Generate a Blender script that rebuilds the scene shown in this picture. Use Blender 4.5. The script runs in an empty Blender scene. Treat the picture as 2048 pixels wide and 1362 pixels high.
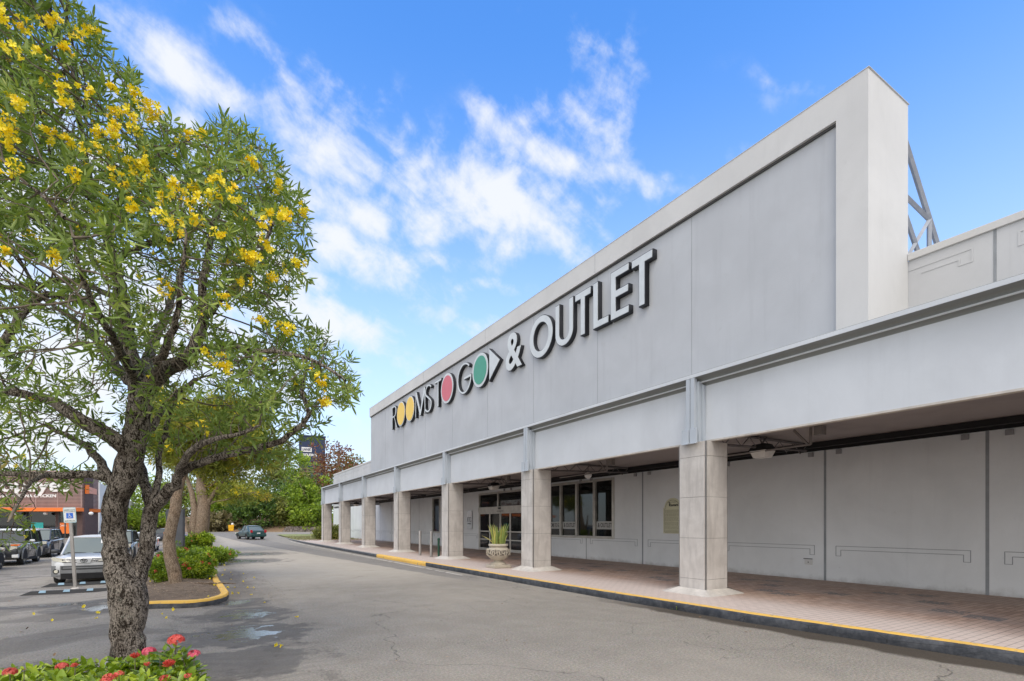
import bpy, bmesh, math, random
import numpy as np
from mathutils import Vector, Matrix
R_ = math.radians
sc = bpy.context.scene
# ------------------------------------------------------------------ camera, world, sun, exposure
FPX, HORI, CAMZ = 1022.0, 1049.0, 1.65
YAW = math.atan(623 / 1022)
SY, CY = math.sin(YAW), math.cos(YAW)
cam_d = bpy.data.cameras.new('camera'); cam = bpy.data.objects.new('camera', cam_d); sc.collection.objects.link(cam)
cam.location = (0, 0, CAMZ); cam.rotation_euler = (R_(90), 0, -YAW)
cam_d.sensor_width = 36; cam_d.lens = 36 * FPX / 2048; cam_d.shift_y = (HORI - 681) / 2048
cam_d.clip_start = .1; cam_d.clip_end = 3000
sc.camera = cam
SUN_AZ, SUN_EL = R_(207), R_(54)
sd = Vector((math.sin(SUN_AZ) * math.cos(SUN_EL), math.cos(SUN_AZ) * math.cos(SUN_EL), math.sin(SUN_EL)))
sun_d = bpy.data.lights.new('sun', 'SUN'); sun = bpy.data.objects.new('sun', sun_d); sc.collection.objects.link(sun)
sun.rotation_euler = sd.to_track_quat('Z', 'Y').to_euler()
sun_d.energy = 1.0; sun_d.angle = R_(34); sun_d.color = (1, .94, .86)
sc.view_settings.view_transform = 'Standard'; sc.view_settings.look = 'None'
sc.view_settings.exposure = 0.6; sc.view_settings.gamma = 1
FW = Vector((SY, CY, 0)); RT = Vector((CY, -SY, 0)); UP = Vector((0, 0, 1))
def P(px, py, d): return Vector((0, 0, CAMZ)) + FW * d + RT * ((px - 1024) / FPX * d) + UP * ((HORI - py) / FPX * d)
def G(px, py, z=0): return P(px, py, FPX * (CAMZ - z) / (py - HORI))

def build_world():
    w = bpy.data.worlds.new('World'); sc.world = w; w.use_nodes = True
    nt = w.node_tree; N = nt.nodes; L = nt.links; N.clear()
    out = N.new('ShaderNodeOutputWorld'); bg = N.new('ShaderNodeBackground'); L.new(bg.outputs[0], out.inputs[0])
    sky = N.new('ShaderNodeTexSky'); sky.sky_type = 'NISHITA'; sky.sun_disc = False
    sky.sun_elevation = SUN_EL; sky.sun_rotation = SUN_AZ; sky.air_density = 1.0; sky.dust_density = .6; sky.ozone_density = 2.2
    tc = N.new('ShaderNodeTexCoord')
    def M(op, a, b=None, c=None):
        n = N.new('ShaderNodeMath'); n.operation = op
        for i, v in enumerate((a, b, c)):
            if v is None: continue
            if isinstance(v, (int, float)): n.inputs[i].default_value = v
            else: L.new(v, n.inputs[i])
        return n.outputs[0]
    def dot(v):
        n = N.new('ShaderNodeVectorMath'); n.operation = 'DOT_PRODUCT'
        L.new(tc.outputs['Generated'], n.inputs[0]); n.inputs[1].default_value = v; return n.outputs['Value']
    dz = dot((0, 0, 1))
    # clouds lie on fixed directions of the sky dome: each is (direction, streak angle, half length, half width, weight)
    CL = [(405, 165, -29, .095, .034, 1.1), (340, 260, -38, .13, .045, .85), (600, 160, -34, .10, .03, .4), (700, 230, -34, .10, .035, .55), (1080, 430, -10, .10, .035, .8), (640, 560, -8, .12, .03, .8), (900, 520, -6, .12, .03, .75), (1500, 300, 10, .09, .02, .2), (900, 450, -12, .16, .06, 1.0), (680, 520, -10, .12, .05, .9), (620, 400, -25, .09, .04, .8), (860, 640, -3, .2, .04, .6), (540, 100, -30, .10, .022, .35), (650, 170, -32, .10, .022, .3), (640, 300, -38, .13, .045, .95),
          (770, 260, -36, .14, .05, .7), (740, 330, -40, .06, .045, .8), (700, 380, -10, .07, .035, .7), (850, 360, -28, .09, .05, .8), (960, 410, -16, .19, .07, 1.15), (1010, 480, -8, .12, .045, .9),
          (740, 430, -20, .10, .04, .85), (650, 465, -6, .075, .028, .9), (860, 300, -40, .05, .03, .3), (960, 570, -4, .06, .02, .8), (730, 540, -10, .17, .05, .85),
          (800, 590, -4, .15, .025, .5), (1020, 262, -22, .065, .045, .72), (1180, 250, -50, .11, .07, .85), (1150, 320, -12, .15, .032, .8), (1240, 335, 0, .06, .03, .6), (1265, 112, -55, .05, .025, .35),
          (650, 640, -14, .20, .055, 1.1), (820, 705, -6, .22, .03, .6), (1580, 165, -10, .09, .02, .22), (1500, 220, 20, .10, .025, .15), (1000, 660, -6, .12, .02, .35),
          (100, 420, -20, .3, .16, 1.0), (300, 600, -10, .34, .16, 1.1), (60, 700, -10, .3, .2, 1.1), (-200, 200, -20, .35, .14, .9), (480, 480, -30, .12, .08, .7), (500, 760, -5, .2, .05, .7),
          (-700, 300, -20, .4, .2, .9)]
    tot = None
    for (px, py, ang, a, b, wt) in CL:
        d = (P(px, py, 10) - Vector((0, 0, CAMZ))).normalized()
        e1 = RT - d * RT.dot(d); e1.normalize(); e2 = d.cross(e1); e2.normalize()
        if e2.z < 0: e2 = -e2
        t = R_(ang); u = e1 * math.cos(t) + e2 * math.sin(t); v = -e1 * math.sin(t) + e2 * math.cos(t)
        s1, s2 = dot(u / a), dot(v / b)
        q = M('ADD', M('MULTIPLY', s1, s1), M('MULTIPLY', s2, s2))
        g = M('MULTIPLY', M('POWER', 2.718, M('MULTIPLY', q, -1.0)), wt)
        g = M('MULTIPLY', g, M('GREATER_THAN', dot(d), 0))
        tot = g if tot is None else M('MAXIMUM', tot, g)
    # streaky noise all round, and unseen cloud added behind and overhead
    t = R_(-33); a = RT * math.cos(t) + UP * math.sin(t); b = -RT * math.sin(t) + UP * math.cos(t)
    cx = N.new('ShaderNodeCombineXYZ'); L.new(dot(a * 3.0), cx.inputs[0]); L.new(dot(b * 8.5), cx.inputs[1]); L.new(dot(FW * 3.0), cx.inputs[2])
    n1 = N.new('ShaderNodeTexNoise'); n1.inputs['Scale'].default_value = 1.3; n1.inputs['Detail'].default_value = 7; n1.inputs['Roughness'].default_value = .56; n1.inputs['Distortion'].default_value = .35
    L.new(cx.outputs[0], n1.inputs['Vector'])
    n2 = N.new('ShaderNodeTexNoise'); n2.inputs['Scale'].default_value = 17; n2.inputs['Detail'].default_value = 6; n2.inputs['Roughness'].default_value = .6; n2.inputs['Distortion'].default_value = .2
    L.new(tc.outputs['Generated'], n2.inputs['Vector'])
    nn = M('ADD', M('MULTIPLY', n1.outputs['Fac'], .56), M('MULTIPLY', n2.outputs['Fac'], .44))
    bk = N.new('ShaderNodeMapRange'); bk.interpolation_type = 'SMOOTHSTEP'; bk.inputs['From Min'].default_value = -.35; bk.inputs['From Max'].default_value = .25; L.new(dot(-FW), bk.inputs['Value'])
    zn = N.new('ShaderNodeMapRange'); zn.interpolation_type = 'SMOOTHSTEP'; zn.inputs['From Min'].default_value = .80; zn.inputs['From Max'].default_value = .93; L.new(dz, zn.inputs['Value'])
    veil = M('MAXIMUM', bk.outputs[0], zn.outputs[0]); back = M('MULTIPLY', veil, 1.15)
    tot = M('MAXIMUM', tot, back)
    cov = M('MULTIPLY_ADD', M('SUBTRACT', nn, .5), 4.4, M('MULTIPLY', tot, 1.16))
    mr = N.new('ShaderNodeMapRange'); mr.interpolation_type = 'SMOOTHSTEP'; mr.inputs['From Min'].default_value = .25; mr.inputs['From Max'].default_value = 1.35
    L.new(cov, mr.inputs['Value'])
    gate = N.new('ShaderNodeMapRange'); gate.interpolation_type = 'SMOOTHSTEP'; gate.inputs['From Min'].default_value = .02; gate.inputs['From Max'].default_value = .28
    L.new(tot, gate.inputs['Value'])
    fac = M('MULTIPLY', M('MULTIPLY', mr.outputs[0], gate.outputs[0]), .93)
    # haze towards the horizon
    hz = N.new('ShaderNodeMapRange'); hz.interpolation_type = 'SMOOTHSTEP'; hz.inputs['From Min'].default_value = .72; hz.inputs['From Max'].default_value = .0
    L.new(dz, hz.inputs['Value'])
    hs = N.new('ShaderNodeHueSaturation'); hs.inputs['Saturation'].default_value = 1.30; hs.inputs['Value'].default_value = 2.5; hs.inputs['Hue'].default_value = .506
    L.new(sky.outputs[0], hs.inputs['Color'])
    m0 = N.new('ShaderNodeMixRGB'); L.new(M('MULTIPLY', hz.outputs[0], .85), m0.inputs[0]); L.new(hs.outputs[0], m0.inputs[1]); m0.inputs[2].default_value = (5.3, 6.1, 7.0, 1)
    m1 = N.new('ShaderNodeMixRGB'); L.new(fac, m1.inputs[0]); L.new(m0.outputs[0], m1.inputs[1]); m1.inputs[2].default_value = (6.3, 6.45, 6.7, 1)
    # unseen bright cloud deck, added behind the camera and overhead as fill light
    vb = N.new('ShaderNodeMixRGB'); L.new(M('MULTIPLY', veil, M('GREATER_THAN', dz, -.02)), vb.inputs[0]); vb.inputs[1].default_value = (6.3, 6.45, 6.7, 1); vb.inputs[2].default_value = (11.0, 10.75, 10.4, 1); L.new(vb.outputs[0], m1.inputs[2])
    L.new(m1.outputs[0], bg.inputs['Color']); bg.inputs['Strength'].default_value = .1
    w.cycles.sampling_method = 'MANUAL'; w.cycles.sample_map_resolution = 512
build_world()

# ------------------------------------------------------------------ helpers
def tag(o, label=None, cat=None, group=None, kind=None):
    for k, v in (('label', label), ('category', cat), ('group', group), ('kind', kind)):
        if v: o[k] = v
    return o
def link(o, parent=None):
    sc.collection.objects.link(o)
    if parent is not None: o.parent = parent
    return o
def empty(name, loc, label, cat, group=None, rz=0):
    o = bpy.data.objects.new(name, None); o.empty_display_size = .3; link(o); o.location = loc; o.rotation_euler = (0, 0, rz)
    return tag(o, label, cat, group)
def copy_tree(o, parent=None):
    c = o.copy(); sc.collection.objects.link(c); c.parent = parent
    for ch in list(o.children): copy_tree(ch, c)
    return c
class MB:
    def __init__(s): s.v = []; s.f = []; s.m = []
    def add(s, vs, fs, mi=0):
        b = len(s.v); s.v += [tuple(p) for p in vs]; s.f += [tuple(i + b for i in f) for f in fs]; s.m += [mi] * len(fs); return s
    def box(s, x0, x1, y0, y1, z0, z1, mi=0):
        vs = [(x, y, z) for z in (z0, z1) for y in (y0, y1) for x in (x0, x1)]
        return s.add(vs, [(0, 2, 3, 1), (4, 5, 7, 6), (0, 1, 5, 4), (2, 6, 7, 3), (0, 4, 6, 2), (1, 3, 7, 5)], mi)
    def hexa(s, vs, mi=0):
        return s.add(vs, [(0, 2, 3, 1), (4, 5, 7, 6), (0, 1, 5, 4), (2, 6, 7, 3), (0, 4, 6, 2), (1, 3, 7, 5)], mi)
    def prism(s, poly, z0, z1, mi=0):
        n = len(poly); vs = [(x, y, z0) for x, y in poly] + [(x, y, z1) for x, y in poly]
        return s.add(vs, [tuple(range(n))[::-1], tuple(range(n, 2 * n))] + [(i, (i + 1) % n, n + (i + 1) % n, n + i) for i in range(n)], mi)
    def tube(s, pts, rad, n=8, mi=0, cap=True, jit=None):
        pts = [Vector(p) for p in pts]; vs = []; m = len(pts)
        if not hasattr(rad, '__len__'): rad = [rad] * m
        ref = Vector((.37, .11, .92)) if abs((pts[-1] - pts[0]).normalized().dot(Vector((.37, .11, .92)))) < .9 else Vector((1, 0, 0))
        for i, p in enumerate(pts):
            t = (pts[min(i + 1, m - 1)] - pts[max(i - 1, 0)]).normalized()
            a = (ref - t * ref.dot(t)).normalized(); ref = a; b = t.cross(a)
            for k in range(n):
                an = 2 * math.pi * k / n; r = rad[i]
                if jit: r *= 1 + jit(i, k)
                vs.append(p + (a * math.cos(an) + b * math.sin(an)) * r)
        fs = [(i * n + k, i * n + (k + 1) % n, (i + 1) * n + (k + 1) % n, (i + 1) * n + k) for i in range(m - 1) for k in range(n)]
        if cap: fs += [tuple(range(n))[::-1], tuple(range((m - 1) * n, m * n))]
        return s.add(vs, fs, mi)
    def lathe(s, prof, c=(0, 0, 0), n=20, mi=0, axis='z', sx=1, sy=1):
        vs = []
        for r, z in prof:
            for k in range(n):
                a = 2 * math.pi * k / n; x, y = r * math.cos(a) * sx, r * math.sin(a) * sy
                if axis == 'z': q = (x, y, z)
                elif axis == 'x': q = (z, x, y)
                else: q = (y, z, x)
                vs.append((q[0] + c[0], q[1] + c[1], q[2] + c[2]))
        m = len(prof)
        fs = [(i * n + k, i * n + (k + 1) % n, (i + 1) * n + (k + 1) % n, (i + 1) * n + k) for i in range(m - 1) for k in range(n)]
        fs += [tuple(range(n))[::-1], tuple(range((m - 1) * n, m * n))]
        return s.add(vs, fs, mi)
    def build(s, name, mats, parent=None, smooth=None, bevel=0, fix=False):
        me = bpy.data.meshes.new(name); me.from_pydata(s.v, [], s.f)
        for m in (mats if isinstance(mats, (list, tuple)) else [mats]): me.materials.append(m)
        me.polygons.foreach_set('material_index', s.m)
        if fix:
            bm = bmesh.new(); bm.from_mesh(me); bmesh.ops.recalc_face_normals(bm, faces=bm.faces); bm.to_mesh(me); bm.free()
        if smooth:
            me.polygons.foreach_set('use_smooth', [True] * len(s.f)); me.set_sharp_from_angle(angle=R_(smooth))
        me.update(); o = bpy.data.objects.new(name, me); link(o, parent)
        if bevel:
            b = o.modifiers.new('bevel', 'BEVEL'); b.width = bevel; b.segments = 2; b.limit_method = 'ANGLE'; b.angle_limit = R_(40)
        return o
def scatter(name, mat, tmpl_v, tmpl_f, pos, rot, scl, parent=None, tint=None, smooth=False, mats=None, fm=None):
    """many copies of one small shape in one mesh; pos (n,3) rot (n,3,3) scl (n,) ; per-copy random tint attribute"""
    tv = np.asarray(tmpl_v, float); n = len(pos); k = len(tv)
    V = np.einsum('nij,kj->nki', rot, tv) * np.asarray(scl).reshape(-1, 1, 1) + np.asarray(pos)[:, None, :]
    me = bpy.data.meshes.new(name)
    lens = np.array([len(f) for f in tmpl_f]); fl = np.concatenate([np.array(f) for f in tmpl_f])
    loops = (fl[None, :] + (np.arange(n) * k)[:, None]).ravel(); nf = len(lens) * n
    me.vertices.add(n * k); me.vertices.foreach_set('co', V.ravel())
    me.loops.add(len(loops)); me.loops.foreach_set('vertex_index', loops.astype(np.int32))
    ll = np.tile(lens, n); st = np.concatenate([[0], np.cumsum(ll)[:-1]])
    me.polygons.add(nf); me.polygons.foreach_set('loop_start', st.astype(np.int32)); me.polygons.foreach_set('loop_total', ll.astype(np.int32))
    for m in (mats or [mat]): me.materials.append(m)
    if fm is not None: me.polygons.foreach_set('material_index', np.tile(np.array(fm, np.int32), n))
    if tint is None: tint = np.random.default_rng(len(pos)).random(n)
    at = me.attributes.new('tint', 'FLOAT', 'POINT'); at.data.foreach_set('value', np.repeat(tint, k).astype(np.float32))
    me.update(calc_edges=True); me.validate()
    if smooth: me.polygons.foreach_set('use_smooth', [True] * nf)
    o = bpy.data.objects.new(name, me); link(o, parent); return o
def rand_rot(rng, dirs, roll=None):
    """frames whose local x axis follows dirs"""
    d = dirs / np.linalg.norm(dirs, axis=1, keepdims=True); r = rng.normal(size=d.shape) if roll is None else roll
    y = np.cross(r, d); y /= np.linalg.norm(y, axis=1, keepdims=True) + 1e-9; z = np.cross(d, y)
    return np.stack([d, y, z], axis=2)

# ------------------------------------------------------------------ materials
class NB:
    def __init__(s, name):
        s.m = bpy.data.materials.new(name); s.m.use_nodes = True; s.t = s.m.node_tree; s.N = s.t.nodes; s.L = s.t.links
        s.b = s.N['Principled BSDF']; s.g = s.N.new('ShaderNodeNewGeometry'); s.pos = s.g.outputs['Position']
    def set(s, **k):
        for a, v in k.items():
            i = s.b.inputs[{'rough': 'Roughness', 'metal': 'Metallic', 'spec': 'Specular IOR Level', 'coat': 'Coat Weight', 'col': 'Base Color', 'alpha': 'Alpha'}[a]]
            if hasattr(v, 'is_linked'): s.L.new(v, i)
            else: i.default_value = (*v, 1) if isinstance(v, tuple) and len(v) == 3 else v
        return s
    def math(s, op, a, b=None, c=None, clamp=False):
        n = s.N.new('ShaderNodeMath'); n.operation = op; n.use_clamp = clamp
        for i, v in enumerate((a, b, c)):
            if v is None: continue
            if isinstance(v, (int, float)): n.inputs[i].default_value = v
            else: s.L.new(v, n.inputs[i])
        return n.outputs[0]
    def scale(s, v, sc_):
        n = s.N.new('ShaderNodeVectorMath'); n.operation = 'MULTIPLY'; s.L.new(v, n.inputs[0]); n.inputs[1].default_value = sc_ if isinstance(sc_, tuple) else (sc_,) * 3; return n.outputs[0]
    def noise(s, scale, detail=4, rough=.55, vec=None, dist=0):
        n = s.N.new('ShaderNodeTexNoise'); n.inputs['Scale'].default_value = scale; n.inputs['Detail'].default_value = detail; n.inputs['Roughness'].default_value = rough; n.inputs['Distortion'].default_value = dist
        s.L.new(vec or s.pos, n.inputs['Vector']); return n.outputs['Fac']
    def voro(s, scale, feat='F1', vec=None, out='Distance', rnd=1):
        n = s.N.new('ShaderNodeTexVoronoi'); n.feature = feat; n.inputs['Scale'].default_value = scale; n.inputs['Randomness'].default_value = rnd; s.L.new(vec or s.pos, n.inputs['Vector']); return n.outputs[out]
    def rng(s, v, a, b, c=0, d=1):
        n = s.N.new('ShaderNodeMapRange'); s.L.new(v, n.inputs[0]); n.interpolation_type = 'SMOOTHSTEP'
        for i, x in enumerate((a, b, c, d)): n.inputs[i + 1].default_value = x
        return n.outputs[0]
    def mix(s, f, a, b, mode='MIX'):
        n = s.N.new('ShaderNodeMixRGB'); n.blend_type = mode
        for i, v in enumerate((f, a, b)):
            if hasattr(v, 'is_linked'): s.L.new(v, n.inputs[i])
            else: n.inputs[i].default_value = (*v, 1) if isinstance(v, tuple) else v
        return n.outputs[0]
    def bump(s, h, st=.3, dist=.02):
        n = s.N.new('ShaderNodeBump'); n.inputs['Strength'].default_value = st; n.inputs['Distance'].default_value = dist; s.L.new(h, n.inputs['Height']); s.L.new(n.outputs[0], s.b.inputs['Normal']); return s
    def xyz(s):
        n = s.N.new('ShaderNodeSeparateXYZ'); s.L.new(s.pos, n.inputs[0]); return n.outputs
def flat(name, col, rough=.6, metal=0, spec=.5, var=.12, sc_=3, coat=0, bump=0):
    b = NB(name); n = b.noise(sc_, 5, .6); c1 = tuple(x * (1 - var) for x in col); c2 = tuple(min(1, x * (1 + var)) for x in col)
    b.set(col=b.mix(b.rng(n, .3, .7), c1, c2), rough=rough, metal=metal, spec=spec, coat=coat)
    if bump: b.bump(b.noise(60, 3), bump, .01)
    return b.m
def stucco(name, col, streak=.12, rough=.85, dirt=(.35, .34, .32), bumps=.25, patch=.07, foot=None):
    b = NB(name)
    big = b.noise(.55, 6, .6, dist=.4); fine = b.noise(45, 3)
    st = b.noise(1.0, 5, .65, vec=b.scale(b.pos, (5, 5, .35)))
    base = b.mix(b.rng(big, .25, .75), tuple(c * (1 - patch) for c in col), tuple(min(1, c * (1 + patch)) for c in col))
    base = b.mix(b.rng(st, .5, .85, 0, streak), base, tuple(c * .72 for c in col))
    base = b.mix(b.rng(b.noise(2.7, 8, .7), .62, .8, 0, streak), base, dirt)
    base = b.mix(b.math('MULTIPLY', fine, .1), base, tuple(c * .7 for c in col))
    if foot:      # splash dirt along the bottom and scuffs at hand height
        z = b.xyz()[2]; base = b.mix(b.rng(b.math('ADD', z, b.math('MULTIPLY', b.noise(2.3, 8, .7), .5)), foot + .42, foot + .12, 0, .6), base, (.20, .18, .155)); base = b.mix(b.math('MULTIPLY', b.rng(b.noise(7, 8, .75), .64, .72, 0, .4), b.rng(z, 1.8, 1.0)), base, (.25, .24, .22))
    b.set(col=base, rough=rough, spec=.25).bump(b.noise(70, 4, .7), bumps, .006)
    return b.m
M_fascia = stucco('fascia_paint', (.61, .635, .665), .2, bumps=.08)
M_panel = stucco('sign_panel_render', (.50, .515, .54), .35, bumps=.35)
M_frame = stucco('parapet_render', (.61, .605, .595), .22, bumps=.35)
M_wall = stucco('arcade_wall_paint', (.70, .715, .725), .2, bumps=.25, foot=.15)
M_upper = stucco('upper_wall_paint', (.56, .565, .575), .3, bumps=.2)
M_pil = stucco('pilaster_metal_paint', (.46, .50, .545), .2, rough=.5, bumps=.05)
M_corn = stucco('cornice_dark', (.24, .25, .245), .3, rough=.6, bumps=.05, dirt=(.22, .21, .2))  # cornice and its coves coloured darker than the fascia
M_groove = flat('dark_groove', (.09, .09, .095), .7)
M_strip = flat('joint_strip', (.25, .265, .28), .6)
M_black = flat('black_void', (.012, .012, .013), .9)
M_steel = flat('brushed_steel', (.38, .36, .34), .42, .75)
M_truss = flat('truss_paint', (.32, .34, .38), .55)
M_brownsteel = flat('soffit_steel', (.13, .12, .12), .6)
M_alu = flat('aluminium_frame', (.50, .48, .44), .45, .35)
M_roof = flat('roof_membrane', (.4, .4, .39), .8)
M_white = flat('white_paint', (.74, .74, .73), .5, var=.04)
M_signblk = flat('sign_black_return', (.018, .019, .024), .45)
M_signface = flat('sign_white_face', (.60, .63, .64), .35, var=.05)
M_yel = flat('sign_yellow_face', (.86, .56, .06), .4, var=.04)
M_red = flat('sign_red_face', (.62, .12, .15), .4, var=.04)
M_grn = flat('sign_green_face', (.05, .30, .20), .4, var=.04)
M_rubber = flat('black_rubber', (.022, .022, .022), .75)
M_orange = flat('orange_band', (.80, .18, .02), .5, var=.05)
M_teal = flat('teal_poster', (.02, .38, .36), .5)
M_cream = flat('cream_notice', (.62, .60, .42), .6, var=.05)
M_text = flat('black_lettering', (.02, .02, .02), .6)
M_frost = flat('frosted_film', (.40, .40, .385), .6, var=.04)
M_navy = flat('navy_board', (.008, .022, .07), .5)
M_blue = flat('sign_blue', (.02, .14, .62), .45, var=.04)
M_paleblue = flat('pale_reflective', (.42, .58, .62), .45, var=.05)
M_chrome = flat('chrome', (.7, .7, .7), .12, 1)
M_lampw = flat('lamp_diffuser', (.72, .70, .66), .4)
M_dkplastic = flat('dark_plastic', (.035, .037, .04), .5)
M_red_l = flat('tail_lens', (.42, .01, .015), .15, coat=.6)
M_ylw_paint = NB('yellow_kerb_paint')
def _yp():
    b = M_ylw_paint; n = b.noise(9, 7, .7); n2 = b.noise(60, 3)
    b.set(col=b.mix(b.rng(n, .55, .66), b.mix(n2, (.70, .40, .06), (.86, .54, .12)), (.30, .27, .22)), rough=.7).bump(b.noise(40, 4), .4, .01); return b.m
M_ylw_paint = _yp()
def _kb():
    b = NB('black_kerb_paint'); n = b.noise(6, 8, .7); c = b.voro(2.2, 'DISTANCE_TO_EDGE', vec=b.scale(b.pos, (1, .5, 3)))
    col = b.mix(b.rng(n, .35, .7), (.03, .034, .042), (.095, .098, .105)); col = b.mix(b.rng(c, .012, .0, 0, .8), col, (.012, .012, .012))
    b.set(col=col, rough=.65).bump(b.noise(14, 7, .7), .7, .02); return b.m
M_blk_kerb = _kb()
def _conc(name, col):
    b = NB(name); n = b.noise(4, 8, .65); n2 = b.noise(22, 6, .7)
    c = b.mix(b.rng(n, .3, .7), tuple(x * .85 for x in col), tuple(x * 1.12 for x in col)); c = b.mix(b.rng(n2, .58, .75, 0, .55), c, tuple(x * .45 for x in col))
    b.set(col=c, rough=.85, spec=.2).bump(b.noise(50, 5, .7), .35, .01); return b.m
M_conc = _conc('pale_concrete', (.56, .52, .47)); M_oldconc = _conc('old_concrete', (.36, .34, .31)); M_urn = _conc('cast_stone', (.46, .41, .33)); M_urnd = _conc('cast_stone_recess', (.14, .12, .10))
def _tile():
    b = NB('taupe_tile'); n = b.noise(2.2, 7, .65, dist=.5); st = b.noise(1, 5, .6, vec=b.scale(b.pos, (6, 6, 1.0)))
    c = b.mix(b.rng(n, .3, .7), (.50, .465, .43), (.61, .575, .535)); c = b.mix(b.rng(st, .42, .72, 0, .5), c, (.34, .315, .29)); c = b.mix(b.rng(b.noise(30, 5, .7), .6, .8, 0, .3), c, (.24, .22, .2))
    z = b.xyz()[2]; c = b.mix(b.rng(b.math('ADD', z, b.math('MULTIPLY', n, .5)), .75, .3, 0, .28), c, (.26, .23, .2))
    b.set(col=c, rough=.6, spec=.3).bump(b.noise(90, 3), .15, .004); return b.m
M_tile = _tile()
def _asphalt():
    b = NB('worn_asphalt'); X, Y, Z = b.xyz()
    agg = b.noise(34, 5, .9); ag2 = b.voro(150, out='Color'); med = b.noise(1.6, 8, .65, dist=.3); big = b.noise(.22, 5, .6)
    vdr = b.noise(1.0, 5, .6, vec=b.scale(b.pos, (1.6, .12, 1)))
    c = b.mix(b.rng(agg, .33, .67), (.088, .076, .06), (.47, .415, .338))
    c = b.mix(.22, c, b.mix(.8, ag2, (.3, .29, .27), 'MULTIPLY'))
    c = b.mix(b.rng(med, .35, .7, 0, .30), c, (.175, .158, .135)); c = b.mix(b.rng(big, .42, .62, 0, .35), c, (.38, .335, .275))
    c = b.mix(b.rng(vdr, .45, .7, 0, .25), c, (.20, .18, .155))
    # newer darker lane beside the kerb, older pale surface left of it
    edge = b.math('ADD', X, b.math('MULTIPLY', b.math('SUBTRACT', Y, 13.7), .085)); edge = b.math('ADD', edge, b.math('MULTIPLY', b.noise(.8, 3), .25))
    lane = b.math('MULTIPLY', b.rng(edge, 6.75, 6.84), b.math('MULTIPLY', b.rng(Y, 12.5, 14.5), b.rng(X, 9.5, 8.5)))
    old = b.math('MULTIPLY', b.rng(edge, 6.84, 6.75), b.math('MULTIPLY', b.rng(Y, 13, 18), b.rng(X, .8, 2.2)))
    c = b.mix(b.math('MULTIPLY', lane, .42), c, (.165, .16, .155)); c = b.mix(b.math('MULTIPLY', old, .6), c, (.46, .41, .335))
    # tyre-darkened, patched surface of the car park on the left and in the near lane
    pt = b.noise(.42, 7, .62, dist=.9); lf = b.rng(X, 2.2, .2)
    c = b.mix(b.math('MULTIPLY', b.rng(pt, .51, .56), b.math('MULTIPLY', lf, .5)), c, (.12, .105, .088))
    nearp = b.math('MULTIPLY', b.rng(b.noise(.75, 8, .65, dist=.6), .53, .58), b.math('MULTIPLY', b.rng(Y, 9, 6.5), b.rng(X, 2.2, .9)))
    c = b.mix(b.math('MULTIPLY', nearp, .55), c, (.105, .092, .077))
    # damp rings round the puddles, and the thin standing water in them
    pud = None; fine = b.math('SUBTRACT', b.noise(5.5, 7, .65, dist=.5), .5); med2 = b.math('SUBTRACT', b.noise(2.2, 7, .6), .5)
    for (x, y, r) in ((.72, 10.55, 1.1), (.62, 8.7, 1.25), (.62, 12.25, .9), (-1.7, 13.0, 1.2), (-2.9, 15.0, 1.5), (1.5, 26, 2.6), (2.2, 32, 3.0), (.5, 6.9, 1.1), (-2.2, 14.4, 1.1), (-3.0, 14.8, 1.0)):
        v = b.N.new('ShaderNodeVectorMath'); v.operation = 'DISTANCE'; b.L.new(b.pos, v.inputs[0]); v.inputs[1].default_value = (x, y, 0)
        d = b.math('ADD', b.math('DIVIDE', v.outputs['Value'], r), b.math('MULTIPLY', med2, 1.6))
        if (x < 1.4 or y > 20) and y > 7: w_ = b.rng(b.math('ADD', d, b.math('MULTIPLY', fine, 1.1)), .37, .30); pud = w_ if pud is None else b.math('MAXIMUM', pud, w_)
        c = b.mix(b.rng(d, .82, .62, 0, .62), c, (.085, .08, .075))
    # wet dirty gutter along the shop kerb
    g = b.math('ADD', X, b.math('MULTIPLY', b.math('SUBTRACT', b.noise(1.3, 6, .6), .5), .5))
    g = b.math('ADD', g, b.math('MULTIPLY', Y, .04))
    c = b.mix(b.math('MULTIPLY', b.rng(g, 7.62, 7.78), b.math('MULTIPLY', b.rng(Y, 9.5, 6.5), .9)), c, (.05, .038, .026))
    c = b.mix(b.math('MULTIPLY', b.rng(g, 7.9, 8.1), b.math('MULTIPLY', b.rng(Y, 7.0, 10.5), .5)), c, (.33, .30, .25))
    c = b.mix(b.math('MULTIPLY', b.rng(b.math('ADD', X, b.math('MULTIPLY', b.noise(1.1, 6), .8)), .9, 1.15), b.math('MULTIPLY', b.rng(b.math('ADD', X, b.math('MULTIPLY', b.noise(1.1, 6), .8)), 1.7, 1.3), b.math('MULTIPLY', b.rng(Y, 12, 13.5), b.math('MULTIPLY', b.rng(Y, 24, 20), .6)))), c, (.13, .11, .09))
    # cracks
    wv = b.N.new('ShaderNodeVectorMath'); wv.operation = 'ADD'; b.L.new(b.pos, wv.inputs[0]); nz = b.N.new('ShaderNodeTexNoise'); nz.inputs['Scale'].default_value = 1.1; nz.inputs['Detail'].default_value = 6; b.L.new(b.pos, nz.inputs['Vector'])
    b.L.new(b.scale(nz.outputs['Color'], 1.1), wv.inputs[1])
    cr = b.voro(.27, 'DISTANCE_TO_EDGE', vec=wv.outputs[0]); cr2 = b.voro(.9, 'DISTANCE_TO_EDGE', vec=wv.outputs[0])
    ck = b.math('MULTIPLY', b.rng(cr, .0035, .001, 0, .55), b.rng(b.noise(.5, 3), .42, .55)); ck2 = b.math('MULTIPLY', b.rng(cr2, .007, .002, 0, .45), b.rng(b.noise(.35, 3), .52, .62))
    ck = b.math('MAXIMUM', ck, ck2)
    c = b.mix(ck, c, (.035, .032, .03))
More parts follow.
